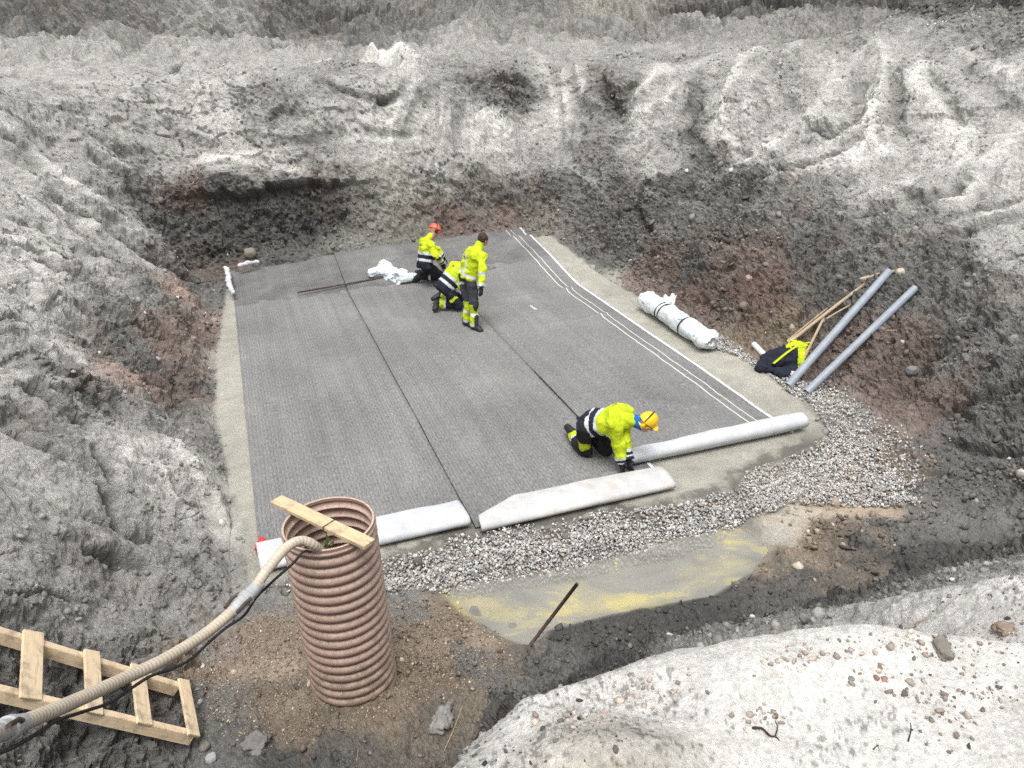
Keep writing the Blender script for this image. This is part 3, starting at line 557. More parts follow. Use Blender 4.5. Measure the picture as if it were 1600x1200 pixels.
# water lying in the front corner
def build_puddle():
    P = np.array(PUD); c = P.mean(0); Q = spline(np.vstack([P, P[:1]]), 120)[:-1]; Q = c+(Q-c)*1.1
    V = [(x, y, PUDZ) for x, y in Q]; me = py_mesh('puddle', V, [list(range(len(V)))[::-1]])
    if me.polygons[0].normal.z < 0: me.flip_normals()
    n = N('puddle_water', .06, .5)
    f = n.noise(1.3, 6, .65, n.mapped((.8, 1.6, 1), rot=(0, 0, -.2)), .6)
    n.base(n.ramp(f, [(.35, (.3, .295, .27)), (.55, (.4, .39, .34)), (.6, (.58, .52, .28)), (.72, (.66, .58, .3))])); n.b.inputs['Alpha'].default_value = .48
    o = link_mesh('puddle', me, n.m); o['kind'] = 'structure'
build_puddle()
# ------------------------------------------------------------------ distance-field modelling (bodies, cloth, crumpled plastic)
class Field:
    def __init__(s, lo, hi, h):
        s.lo = np.array(lo, float); s.h = h; s.n = np.ceil((np.array(hi)-s.lo)/h).astype(int)+1
        ax = [s.lo[i]+h*np.arange(s.n[i]) for i in range(3)]
        s.ax = ax; s.f = np.full(s.n, 1e3, np.float32)
    def sub(s, lo, hi):
        a = np.clip(np.floor((np.array(lo)-s.lo)/s.h).astype(int), 0, s.n-1); b = np.clip(np.ceil((np.array(hi)-s.lo)/s.h).astype(int)+1, 1, s.n)
        sl_ = tuple(slice(a[i], b[i]) for i in range(3))
        X, Y, Z = np.meshgrid(*[s.ax[i][a[i]:b[i]] for i in range(3)], indexing='ij', sparse=True); return sl_, X, Y, Z
    def add(s, sl_, d, k):
        o = s.f[sl_]; d = d.astype(np.float32)
        if k <= 0: s.f[sl_] = np.minimum(o, d); return
        h = np.clip(.5+.5*(o-d)/k, 0, 1); s.f[sl_] = np.where(o > 900, d, o+(d-o)*h-k*h*(1-h))
    def cone(s, a, b, ra, rb, k=.03):
        a, b = np.asarray(a, float), np.asarray(b, float); m = max(ra, rb)+.09
        sl_, X, Y, Z = s.sub(np.minimum(a, b)-m, np.maximum(a, b)+m); e = b-a; L2 = max(e@e, 1e-9)
        t = np.clip(((X-a[0])*e[0]+(Y-a[1])*e[1]+(Z-a[2])*e[2])/L2, 0, 1)
        d = np.sqrt((X-a[0]-t*e[0])**2+(Y-a[1]-t*e[1])**2+(Z-a[2]-t*e[2])**2)-(ra+(rb-ra)*t); s.add(sl_, d, k)
    def ell(s, c, r, R=None, k=.03):
        c = np.asarray(c, float); r = np.asarray(r, float); m = r.max()+.09
        sl_, X, Y, Z = s.sub(c-m, c+m); q = [X-c[0], Y-c[1], Z-c[2]]
        if R is None: R = np.eye(3)
        p = [(R[0][i]*q[0]+R[1][i]*q[1]+R[2][i]*q[2])/r[i] for i in range(3)]
        kk = np.sqrt(p[0]**2+p[1]**2+p[2]**2); d = (kk-1)*r.min(); s.add(sl_, d, k)
    def cut(s, p, n):
        """keep the side n points away from"""
        p = np.asarray(p, float); n = unit(n); X, Y, Z = np.meshgrid(*s.ax, indexing='ij', sparse=True)
        s.f = np.maximum(s.f, ((X-p[0])*n[0]+(Y-p[1])*n[1]+(Z-p[2])*n[2]).astype(np.float32))
    def cut_near(s, p, n, r):
        p = np.asarray(p, float); n = unit(n); sl_, X, Y, Z = s.sub(p-r, p+r)
        d = ((X-p[0])*n[0]+(Y-p[1])*n[1]+(Z-p[2])*n[2]).astype(np.float32)
        rr = np.sqrt((X-p[0])**2+(Y-p[1])**2+(Z-p[2])**2)
        s.f[sl_] = np.where(rr < r, np.maximum(s.f[sl_], d), s.f[sl_])
    def mesh(s, noise=0, nscale=12, seed=0, nz=1.0, sm=1):
        f = s.f
        if noise:
            idx = np.argwhere(np.abs(f) < noise*3+2*s.h); p = s.lo+idx*s.h
            v = fbm(p[:, 0]*nscale, p[:, 1]*nscale, p[:, 2]*nscale*nz, 3, seed); f = f.copy(); f[tuple(idx.T)] += (noise*v).astype(np.float32)
        neg = f < 0; n = s.n
        c = np.zeros(n-1, np.int8)
        for dx in (0, 1):
            for dy in (0, 1):
                for dz in (0, 1): c += neg[dx:n[0]-1+dx, dy:n[1]-1+dy, dz:n[2]-1+dz]
        act = (c > 0) & (c < 8); ci = np.argwhere(act); num = np.full(act.shape, -1, np.int64); num[act] = np.arange(len(ci))
        acc = np.zeros((len(ci), 3)); cnt = np.zeros(len(ci))
        corners = [(dx, dy, dz) for dx in (0, 1) for dy in (0, 1) for dz in (0, 1)]
        val = {k: f[ci[:, 0]+k[0], ci[:, 1]+k[1], ci[:, 2]+k[2]].astype(float) for k in corners}
        for k in corners:
            for ax in range(3):
                if k[ax]: continue
                k2 = list(k); k2[ax] = 1; a, b = val[k], val[tuple(k2)]; m = (a < 0) != (b < 0)
                t = np.where(m, a/np.where(m, a-b, 1), 0); p = np.repeat(np.array([k], float), len(ci), 0); p[:, ax] += t
                acc[m] += p[m]; cnt += m
        V = s.lo+(ci+acc/cnt[:, None])*s.h; Q = []
        for ax in range(3):
            o1, o2 = (ax+1) % 3, (ax+2) % 3
            sl0 = [slice(1, n[i]-1) for i in range(3)]; sl1 = list(sl0); sl0[ax] = slice(0, n[ax]-1); sl1[ax] = slice(1, n[ax])
            a, b = neg[tuple(sl0)], neg[tuple(sl1)]; e = np.argwhere(a != b); s_in = a[tuple(e.T)]
            g = e.copy(); g[:, o1] += 1; g[:, o2] += 1
            def cell(d1, d2):
                q = g.copy(); q[:, o1] -= d1; q[:, o2] -= d2; return num[tuple(q.T)]
            q = np.stack([cell(1, 1), cell(0, 1), cell(0, 0), cell(1, 0)], 1); q[~s_in] = q[~s_in][:, ::-1]; Q.append(q)
        Q = np.concatenate(Q); Q = Q[(Q >= 0).all(1)]
        for _ in range(sm):      # one pass of smoothing takes the grid steps off
            A = np.zeros_like(V); C = np.zeros(len(V))
            for i in range(4):
                np.add.at(A, Q[:, i], V[Q[:, (i+1) % 4]]); np.add.at(C, Q[:, i], 1); np.add.at(A, Q[:, i], V[Q[:, (i+3) % 4]]); np.add.at(C, Q[:, i], 1)
            V = .5*V+.5*A/np.maximum(C, 1)[:, None]
        return V, Q
def sdf_obj(name, V, Q, mats, parent=None, idx=None):
    me = np_mesh(name, V, Q); o = link_mesh(name, me, mats, parent, True)
    if idx is not None and len(me.polygons) == len(idx): me.polygons.foreach_set('material_index', np.asarray(idx, np.int32))
    return o
# ------------------------------------------------------------------ geotextile mats
def thick_sheet(name, G, th, mats, parent=None, uv=None, both=None):
    """G (nu,nv,3): upper face; th: thickness; mats [upper, lower]"""
    nu, nv = G.shape[:2]; du = np.gradient(G, axis=0); dv = np.gradient(G, axis=1); nn = np.cross(du, dv); nn /= np.linalg.norm(nn, axis=2)[..., None]+1e-12
    if both == 'flip': nn = -nn
    V = np.concatenate([G.reshape(-1, 3), (G-nn*th).reshape(-1, 3)]); m = nu*nv
    Ft = grid_faces(nu, nv); Fb = Ft[:, ::-1]+m
    rim = [(i, 0) for i in range(nu)]+[(nu-1, j) for j in range(1, nv)]+[(i, nv-1) for i in range(nu-2, -1, -1)]+[(0, j) for j in range(nv-2, 0, -1)]
    ri = np.array([i*nv+j for i, j in rim]); r2 = np.roll(ri, -1); Fs = np.stack([ri, ri+m, r2+m, r2], 1)
    Fq = np.vstack([Ft, Fb, Fs])
    if both == 'flip': Fq = Fq[:, ::-1]
    me = np_mesh(name, V, Fq)
    if uv is not None: set_col(me, 'sheet_uv', np.vstack([np.concatenate([uv.reshape(-1, 2), np.zeros((m, 1))], 1)]*2))
    o = link_mesh(name, me, mats, parent, True)
    ix = np.concatenate([np.zeros(len(Ft)), np.ones(len(Fb)), np.full(len(Fs), 0 if both == 'flip' else 1)]).astype(np.int32)
    if len(me.polygons) == len(ix): me.polygons.foreach_set('material_index', ix)
    me.polygons.foreach_set('use_smooth', np.concatenate([np.ones(len(Ft)+len(Fb), bool), np.zeros(len(Fs), bool)]))
    return o
def mat_mats():
    n = N('woven_geotextile', .85, .25); a = n.new('ShaderNodeAttribute', attribute_name='sheet_uv').outputs['Vector']
    def vec(sx, sy):
        mp = n.new('ShaderNodeMapping'); mp.inputs['Scale'].default_value = (sx, sy, 1); n.link(a, mp.inputs[0]); return mp.outputs[0]
    fine = n.noise(1, 3, .7, vec(95, 12)); cross = n.noise(1, 3, .7, vec(110, 130)); big = n.noise(1, 4, .6, vec(.7, .5))
    band = n.noise(1, 3, .7, vec(7, .25))
    c = n.ramp(fine, [(.28, (.095, .095, .094)), (.5, (.195, .193, .19)), (.74, (.33, .328, .324))])
    c = n.mix(.7, c, n.ramp(cross, [(.3, (.7, .7, .7)), (.5, (1, 1, 1)), (.72, (1.3, 1.3, 1.3))]), 'MULTIPLY')
    c = n.mix(1, c, n.ramp(big, [(.3, (.82, .82, .82)), (.7, (1.15, 1.14, 1.12))]), 'MULTIPLY')
    c = n.mix(1, c, n.ramp(band, [(.3, (.88, .88, .88)), (.7, (1.1, 1.1, 1.1))]), 'MULTIPLY')
    sep = n.new('ShaderNodeSeparateXYZ'); n.link(a, sep.inputs[0]); u = sep.outputs[0]
    thr = n.math('MULTIPLY', n.math('SINE', n.math('MULTIPLY_ADD', u, 2*math.pi/.046, n.math('MULTIPLY', n.noise(1, 2, .5, vec(3, 2)), 5.0))), n.noise(1, 2, .6, vec(3, 9)))
    wef = n.math('SINE', n.math('MULTIPLY_ADD', sep.outputs[1], 2*math.pi/.07, n.math('MULTIPLY', n.noise(1, 2, .5, vec(5, 3)), 6.0)))
    c = n.mix(1, c, n.ramp(n.math('ADD', n.math('MULTIPLY_ADD', thr, .24, .5), n.math('MULTIPLY', wef, .04)), [(0, (.62, .62, .62)), (1, (1.38, 1.38, 1.38))]), 'MULTIPLY')
    wob = n.math('MULTIPLY_ADD', n.noise(1, 2, .5, vec(.01, 2.2)), .05, u)
    for pos, wd, cc in ((6.515, .03, (.8, .82, .85)), (6.515-.27+.025, .009, (.62, .6, .56)), (6.515-.4+.025, .010, (.66, .64, .6))):
        src = u if pos == 6.515 else wob
        m = n.math('LESS_THAN', n.math('ABSOLUTE', n.math('SUBTRACT', src, pos)), wd); c = n.mix(m, c, cc)
    dust = n.ramp(n.noise(1, 6, .72, vec(.9, .6)), [(.54, (0, 0, 0)), (.72, (.34, .34, .34))]); c = n.mix(dust, c, (.34, .33, .3))
    back_shade = n.math('MULTIPLY', n.math('LESS_THAN', n.math('ADD', sep.outputs[1], n.math('MULTIPLY', n.noise(1, 3, .6, vec(1.3, 1.3)), 1.1)), -15.6), n.ramp(n.noise(1, 4, .6, vec(1.1, 2)), [(.3, (.2, .2, .2)), (.6, (1, 1, 1))])); c = n.mix(back_shade, c, n.mix(1, c, (.66, .66, .66), 'MULTIPLY'))  # shading of the rising back end, painted blotchy into the mat colour
    for pos in (1.905, 4.035):
        m = n.math('LESS_THAN', n.math('ABSOLUTE', n.math('SUBTRACT', u, pos)), .004); c = n.mix(m, c, (.04, .04, .04))
    n.base(c); n.bump(n.math('ADD', fine, cross), .35, .006)
    wn = N('white_felt', .9, .2); f = wn.noise(5, 5, .7); st = wn.noise(1.7, 5, .75)
    c2 = wn.ramp(f, [(.3, (.45, .46, .48)), (.6, (.57, .58, .6))]); wn.base(c2); wn.bump(wn.noise(60, 4, .6), .3, .006)
    rn = N('stained_felt', .9, .2); f = rn.noise(5, 5, .7); st = rn.noise(2.6, 6, .75)
    c3 = rn.mix(rn.ramp(st, [(.5, (0, 0, 0)), (.68, (.5, .5, .5))]), rn.ramp(f, [(.3, (.45, .45, .45)), (.6, (.57, .57, .56))]), (.46, .3, .19)); rn.base(c3); rn.bump(rn.noise(60, 4, .6), .3, .006)
    return n.m, wn.m, rn.m
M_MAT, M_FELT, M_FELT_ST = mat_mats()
def uv2xy(u, v): return u*MX[0]+v*ML[0], u*MX[1]+v*ML[1]
RIDGES = [([(770,472),(850,462),(912,449)], .05, .08), ([(835,512),(900,503),(965,489)], .035, .07), ([(370,470),(430,458),(530,452)], .02, .06), ([(375,458),(480,456),(600,436)], .02, .06), ([(930,636),(1000,630),(1110,640)], .035, .08), ([(690,700),(640,640),(600,580)], .012, .05), ([(700,505),(640,560)], .012, .06)]
RIDGES = [([tuple(at(a, b)[:2]) for a, b in P], h, wd) for P, h, wd in RIDGES]
def ground_over(X, Y):
    k = np.stack([GV[gidx(X+dx, Y+dy), 2] for dx, dy in ((0, 0), (.04, 0), (-.04, 0), (0, .05), (0, -.05), (.03, .03), (-.03, -.03))]); return k.max(0)
def mat_sheet(root, u0, u1, v0, v1, lift, seed):
    nu, nv = int((u1-u0)/.05), int((v1-v0)/.05)
    U, Vv = np.meshgrid(np.linspace(u0, u1, nu), np.linspace(v0, v1, nv), indexing='ij')
    Uw = U.copy(); back = sstep(-15.8, -17.6, Vv)
    Vj = Vv-.05*back*fbm(U*1.2, U*0, U*0, 2, seed)
    if seed == 3: Uw = Uw+.05*back*np.sin((U-u0)*2)
    X, Y = uv2xy(Uw, Vj); Z = ground_over(X, Y)
    for _ in range(3):
        Zp = np.pad(Z, 1, 'edge'); Z = np.maximum(Z, (Zp[:-2, 1:-1]+Zp[2:, 1:-1]+Zp[1:-1, :-2]+Zp[1:-1, 2:])/4)
    Z = Z+.018+lift
    for P, h, wd in RIDGES:
        d, t = seg_dist(X, Y, P); e = np.minimum(t, len(P)-1-t); Z = Z+h*np.exp(-(d/wd)**2)*sstep(0, .4, e)
    Z = Z+.012*fbm(U*1.2, Vv*.5, U*0, 3, seed)+.006*np.clip(fbm(U*.6, Vv*2.4, U*0, 2, seed+30), 0, 1)+back*.025*np.clip(fbm(U*1.1, Vv*.9, U*0, 2, seed+4), -.3, 1)+back**2*.04
    G = np.stack([X, Y, Z], -1)
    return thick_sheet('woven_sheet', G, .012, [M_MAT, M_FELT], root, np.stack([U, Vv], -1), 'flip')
def fold_end(root, name, u0, u1, vf, prof, mats, seed):
    """prof(s,t)-> (dv, z): cross profile, s along the width 0..1, t along the cloth 0..1"""
    nu, nt_ = 60, 46; s_ = np.linspace(0, 1, nu); t_ = np.linspace(0, 1, nt_); G = np.zeros((nu, nt_, 3))
    for i, s in enumerate(s_):
        u = u0+(u1-u0)*s
        for j, t in enumerate(t_):
            du, dv, z = prof(s, t); x, y = uv2xy(u+du, vf+dv)
            wob = .012*float(vnoise(np.array([u*3.]), np.array([t*3.]), np.array([seed*1.]), seed)[0])*min(1, z*12)
            G[i, j] = (x, y, .03+z+wob)
    return thick_sheet(name, G, .014, mats, root, None, None)
def flap(depth, hgt, r0, sag=.3, skew=lambda s: 0):
    def f(s, t):
        d, r = depth(s), hgt(s)
        if t < .35:      # round the front edge, from under to over
            a = -math.pi/2+t/.35*math.pi*.93; return skew(s)*0, -r+r*math.cos(a)*1.25, r+r*math.sin(a)
        q = (t-.35)/.65; a = math.pi*.43; v0, z0 = -r+r*math.cos(a)*1.25, r+r*math.sin(a)
        return skew(s)*q, v0-(d-.02)*q, z0*(1-sag*q*q)+.02*math.sin(q*math.pi)+(.0 if q < .93 else -.35*(q-.93))
    return f
def build_mats():
    r1 = empty('geotextile_mat', (*uv2xy(.76, -12), .03), 'leftmost strip of grey woven mat, flat white folded end behind the brown corrugated pipe', 'geotextile mat', 'woven mat strips laid on the pit floor')
    mat_sheet(r1, -.38, 1.899, -17.9, -7.12, 0, 1)
    fold_end(r1, 'folded_end', -.38, 1.86, -7.03, flap(lambda s: .46, lambda s: .055, 0, .3, lambda s: -.02), [M_FELT, M_MAT], 1)
    r2 = empty('geotextile_mat', (*uv2xy(2.96, -12), .03), 'middle strip of grey woven mat, white folded end with rusty stains', 'geotextile mat', 'woven mat strips laid on the pit floor')
    mat_sheet(r2, 1.903, 4.028, -18.05, -7.0, .006, 2)
    fold_end(r2, 'folded_end', 1.93, 4.33, -6.86, flap(lambda s: .16+.3*min(1, s/.22)-.12*max(0, s-.75), lambda s: .066-.014*s, 0, .25, lambda s: .02), [M_FELT_ST, M_MAT], 2)
    r3 = empty('geotextile_mat', (*uv2xy(5.27, -12), .03), 'rightmost strip of grey woven mat, white edge and end rolled into a tube', 'geotextile mat', 'woven mat strips laid on the pit floor')
    mat_sheet(r3, 4.034, 6.53, -18.0, -7.55, .004, 3)
    # narrow tongue of the sheet running on below the roll
    U, Vv = np.meshgrid(np.linspace(4.05, 4.36, 8), np.linspace(-7.56, -7.0, 16), indexing='ij'); X, Y = uv2xy(U, Vv)
    thick_sheet('sheet_tongue', np.stack([X, Y, ground_over(X, Y)+.02], -1), .01, [M_MAT, M_FELT], r3, np.stack([U+2.17, Vv], -1), 'flip')
    def spiral(s, t):
        a = -math.pi/2+t*2*math.pi*1.75; r = (.118+.016*s)*(1-.22*t)+.012*math.sin(s*3); rr = r*(1+.06*math.sin(a*2))
        return (.03*math.sin(s*9)*(s > .9)), -.13+rr*math.cos(a), (.118+.016*s)*.82+r*math.sin(a)*.8
    fold_end(r3, 'rolled_end', 4.06, 6.68, -7.47, spiral, [M_FELT, M_MAT], 3)
build_mats()
# ------------------------------------------------------------------ materials of things
PLASTIC_GREY = simple('grey_plastic', (.24, .27, .31), (.33, .36, .4), 6, .45, .4, .05)
WOOD = None
def wood(name, c1, c2, dirt=(.2, .17, .13)):
    n = N(name, .75, .25); v = n.mapped((2.2, 26, 26)); f = n.noise(1.6, 5, .65, v, .6); d = n.noise(7, 5, .7)
    c = n.ramp(f, [(.3, c1), (.55, c2), (.72, tuple(x*.72 for x in c1))]); c = n.mix(n.ramp(d, [(.5, (0, 0, 0)), (.72, (.75, .75, .75))]), c, dirt); n.base(c); n.bump(f, .25, .004); return n.m
PINE = wood('pine_board', (.64, .48, .31), (.76, .61, .42)); OLD = wood('weathered_wood', (.36, .27, .18), (.5, .4, .28))
STEEL = simple('rusty_steel', (.05, .035, .03), (.12, .075, .055), 20, .7, .4)
BLACK = simple('black_rubber', (.012, .012, .013), (.03, .03, .032), 20, .6, .3)
# ------------------------------------------------------------------ corrugated pipe with plank, hose and cable
def build_pipe():
    zb, zt = .0, 1.72; b = at(555, 1066, .08); t_ = at(513, 816, zt); ax = unit(t_-b); base = b-ax*.25; L = np.linalg.norm(t_-base)
    t = empty('corrugated_pipe', b, 'brown ribbed plastic pipe standing upright in brown sand', 'pipe')
    R0 = .343; pitch = .0865; nl = int(L/pitch*14); s = np.linspace(0, L, nl)
    ph = (L-s)/pitch; cv = np.abs(np.sin(math.pi*ph))**.62; Rr = R0+.03*(cv-.55); Rr[-6:] = R0+.004
    e1 = unit(np.cross(ax, [0, 1, 0])); e2 = np.cross(ax, e1); seg = 96; an = np.arange(seg)*2*math.pi/seg
    P = base+ax*s[:, None]
    Rr = Rr+.004*fbm(s*1.7, s*0, s*0, 3, 5)
    ring = np.cos(an)[:, None]*e1+np.sin(an)[:, None]*e2
    outer = P[:, None]+Rr[:, None, None]*ring*1.0; inner = P[::-1, None]+(Rr[::-1]-.016)[:, None, None]*ring
    V = np.concatenate([outer, inner]).reshape(-1, 3); Fq = grid_faces(2*nl, seg, wrap_v=True)
    n = N('brown_pipe_plastic', .55, .35)
    sp = n.new('ShaderNodeNewGeometry').outputs['Position']; f = n.noise(3, 6, .7); g = n.noise(30, 4, .7); sepz = n.new('ShaderNodeSeparateXYZ'); n.link(sp, sepz.inputs[0])
    c = n.ramp(f, [(.3, (.23, .14, .115)), (.7, (.34, .215, .18))])
    up = n.new('ShaderNodeSeparateXYZ'); n.link(n.new('ShaderNodeNewGeometry').outputs['Normal'], up.inputs[0])
    dust = n.math('MULTIPLY', n.math('ADD', n.math('MULTIPLY', up.outputs[2], 1.3), .2), n.ramp(g, [(.3, (.25, .25, .25)), (.65, (1, 1, 1))])); dust.node.use_clamp = True
    c = n.mix(dust, c, (.53, .41, .33)); spl = n.math('SUBTRACT', n.noise(9, 6, .75), n.math('MULTIPLY', sepz.outputs[2], .17)); c = n.mix(n.ramp(spl, [(.42, (0, 0, 0)), (.5, (.75, .75, .75))]), c, (.24, .185, .14)); c = n.mix(n.ramp(n.noise(5, 6, .8), [(.6, (0, 0, 0)), (.68, (.55, .55, .55))]), c, (.13, .1, .08)); n.base(c); n.bump(g, .25, .004)
    me = np_mesh('pipe_wall', V, Fq); o = link_mesh('pipe_wall', me, n.m, t, True)
    # water standing inside the pipe
    wl = [tuple(base+ax*.45+ring[i]*(R0-.03)) for i in range(seg)]
    wm = N('dark_water', .1, .5); wm.base((.03, .025, .02)); me = py_mesh('standing_water', wl, [list(range(seg))]); link_mesh('standing_water', me, wm.m, t)
    top = t_
    # plank across the mouth
    pa, pb = at(432, 781, zt+.032), at(578, 851, zt+.026)
    p = empty('wooden_plank', (pa+pb)/2, 'short pale plank laid across the mouth of the brown pipe', 'plank')
    board('board', pa, pb, .115, .03, (0, 0, 1), OLD2, p, .003, .006)
    m = (pa*.41+pb*.59); side = unit(np.cross(pb-pa, [0, 0, 1])); dn = np.array([0, 0, .019])
    tube('wire_loop', [m+side*.062-dn, m+side*.062+dn, m-side*.062+dn, m-side*.062-dn, m+side*.062-dn], .004, BLACK, p, 6, False)
    # sprig of weed hung on the wire
    g = empty('weed_sprig', m-np.array([0, 0, .05]), 'small green weed hanging in the mouth of the brown pipe', 'plant')
    gm = simple('leaf_green', (.06, .1, .02), (.13, .17, .04), 30, .6, .3)
    stem = np.array([m+side*.04+[0, 0, -.02], m+side*.05+[.01, -.01, -.14], m+side*.04+[.02, -.03, -.3], m+side*.06+[.0, -.03, -.42]]); tube('stem', spline(stem, 14), .005, gm, g, 6)
    bm = bmesh.new()
    for k in range(34):
        q = stem[1]*(1-k/34)+stem[3]*(k/34)+RNG.normal(0, .012, 3); d = unit(RNG.normal(0, 1, 3)+[0, 0, .2])*random.uniform(.04, .09); sd_ = unit(np.cross(d, RNG.normal(0, 1, 3)))*.013
        vs = [bm.verts.new(Vector(c)) for c in (q, q+d*.5+sd_, q+d, q+d*.5-sd_)]; bm.faces.new(vs)
    me = bpy.data.meshes.new('leaves'); bm.to_mesh(me); bm.free(); link_mesh('leaves', me, gm, g)
    return base, ax, R0, top
OLD2 = wood('scaffold_plank', (.5, .37, .22), (.62, .49, .31), (.24, .2, .15))
PIPE = build_pipe()
def build_hose():
    n = N('ribbed_hose', .5, .35); a = n.new('ShaderNodeAttribute', attribute_name='along').outputs['Vector']
    sp = n.new('ShaderNodeSeparateXYZ'); n.link(a, sp.inputs[0]); rib = n.math('SINE', n.math('MULTIPLY', sp.outputs[0], 2*math.pi/.028)); f = n.noise(6, 5, .7)
    c = n.ramp(f, [(.3, (.4, .33, .25)), (.7, (.55, .47, .37))]); c = n.mix(n.math('MULTIPLY_ADD', rib, .1, .12), c, (.74, .7, .6)); n.base(c); n.bump(rib, .25, .004)
    path = [(513,905,1.3),(507,872,1.56),(492,853,1.76),(470,845,1.84),(446,857,1.85),(418,890,1.8),(388,930,1.73),(330,983,1.72),(262,1027,1.83),(190,1062,1.98),(100,1103,2.25),(0,1143,2.58),(-160,1200,3.15),(-260,1230,3.55)]
    P = spline([at(*q) for q in path], 240); Ls = np.concatenate([[0], np.cumsum(np.linalg.norm(np.diff(P, axis=0), axis=1))])
    h = empty('suction_hose', P[120], 'long beige ribbed hose running from the brown pipe over the ladder', 'hose')
    rr = .035
    o = tube('hose_tube', P, rr, n.m, h, 20); set_al = np.repeat(np.stack([Ls, Ls*0, Ls*0], 1), 20, 0); set_col(o.data, 'along', set_al)
    metal = simple('galvanised_coupling', (.3, .31, .31), (.48, .49, .49), 25, .35, .6)
    def near(px, py):
        d = [abs(px-q[0])+abs(py-q[1]) for q in proj(P)]; return int(np.argmin(d))
    for (x, y, nm) in ((383, 936, 'hose_coupling'), (14, 1137, 'hose_coupling')):
        i = near(x, y); c = P[i]; d = unit(P[i+2]-P[i-2])
        q = [c-d*.14, c-d*.10, c-d*.09, c-d*.03, c-d*.02, c+d*.02, c+d*.03, c+d*.09, c+d*.10, c+d*.14]; r_ = [.039, .04, .043, .043, .052, .052, .043, .043, .04, .039]
        cp = tube(nm, q, r_, metal, h, 20, False)
        e = unit(np.cross(d, [0, 0, 1])); u = np.cross(e, d)
        for sg in (-1, 1): tube('cam_lever', [c+e*sg*.052+u*.02, c+e*sg*.058+d*.05+u*.03, c+e*sg*.052+d*.13+u*.02], .011, STEEL, h, 8)
    # power cable running along under the hose
    cb = [at(486, 862, 1.75), at(474, 862, 1.84), at(458, 880, 1.79), at(430, 905, 1.7), at(402, 932, 1.62)]
    k0 = near(388, 930)
    for i in range(k0+6, 236, 8): cb.append(P[i]+np.array([.03, -.02, -.055+.02*math.sin(i*.21)]))
    c = tube('power_cable', spline(cb, 220), .009, BLACK, None, 8); tag(c, 'thin black cable slung under the beige hose', 'cable')
def proj(P):
    P = np.asarray(P, float)-np.array([0, 0, CAMH]); R = np.array([rt, -up, fw]); R = R/np.linalg.norm(R, axis=1)[:, None]
    q = P@R.T; return np.stack([CX+F*q[:, 0]/q[:, 2], CY+F*q[:, 1]/q[:, 2]], 1)
build_hose()
# ------------------------------------------------------------------ ladder on the bank
def build_ladder():
    a0, a1 = hit(273, 1076, .14), hit(-60, 975, .14); b0, b1 = hit(300, 1153, .12), hit(-60, 1070, .12)
    t = empty('wooden_ladder', (a0+b0)/2, 'site-made pale timber ladder with board rungs lying on the left bank', 'ladder')
    nrm = unit(np.cross(a1-a0, b0-a0)); nrm = nrm*np.sign(nrm[2])
    side = unit(b0-a0)
    def rail(p, q): board('rail', p, q, .062, .1, nrm, PINE, t, .004, .01)
    rail(a0+(a0-a1)*.01, a0+(a1-a0)*1.35); rail(b0, b0+(b1-b0)*1.35)
    def on(p0, p1, px):
        best = min(np.linspace(-.05, 1.3, 400), key=lambda s: abs(proj([p0+(p1-p0)*s])[0][0]-px)); return p0+(p1-p0)*best
    for xa, xb, wd in ((43, 39, .15), (136, 138, .125), (208, 217, .12), (280, 293, .1), (-55, -65, .14)):
        p, q = on(a0, a1, xa), on(b0, b1, xb); d = unit(q-p); board('rung', p-d*.05+nrm*.062, q+d*.05+nrm*.062, wd, .026, nrm, PINE, t, .003, .006)
build_ladder()
# ------------------------------------------------------------------ things on the right bank
def straight(name, pa, pb, r, mat, label, cat, group=None, hollow=True, seg=20, lift=0):
    a, b = np.asarray(pa, float), np.asarray(pb, float); d = unit(b-a)
    if hollow:
        P = [a+d*.002, a, a, b, b, b-d*.12]; P = [a+d*.12, a, a+d*.0005, b-d*.0005, b, b-d*.12]; Rr = [r*.86, r*.87, r, r, r*.87, r*.86]
        V, Fq = [], []
        ref = unit(np.cross(d, [0, 0, 1])); e2 = np.cross(d, ref); an = np.arange(seg)*2*math.pi/seg; ring = np.cos(an)[:, None]*ref+np.sin(an)[:, None]*e2
        V = np.concatenate([p+q*ring for p, q in zip(P, Rr)]); Fq = [list(map(int, f))[::-1] for f in grid_faces(len(P), seg, wrap_v=True)]
        me = py_mesh(name, V, Fq); o = link_mesh(name, me, mat, None, True)
        try: me.set_sharp_from_angle(angle=.7)
        except Exception: pass
    else: o = tube(name, [a, b], r, mat, None, seg)
    return tag(o, label, cat, group)
def rest(pa, pb, r, bot=0, top=0):
    return hit(*pa, r+bot), hit(*pb, r+top)
a, b = rest((1231, 603), (1389, 424), .062, 0, .03); straight('plastic_pipe', a, b, .062, PLASTIC_GREY, 'long grey plastic pipe leaning beside the dark jacket', 'pipe', 'grey plastic pipes leaning on the right bank')
a, b = rest((1260, 613), (1430, 450), .058, 0, .03); straight('plastic_pipe', a, b, .058, PLASTIC_GREY, 'long grey plastic pipe farther from the jacket, its foot in gravel', 'pipe', 'grey plastic pipes leaning on the right bank')
WHITEP = simple('white_plastic', (.62, .62, .58), (.74, .74, .72), 10, .5, .4, .05)
a, b = rest((1178, 538), (1202, 563), .05); straight('plastic_tube', a, b, .05, WHITEP, 'short white plastic tube half hidden behind the dark jacket', 'tube')
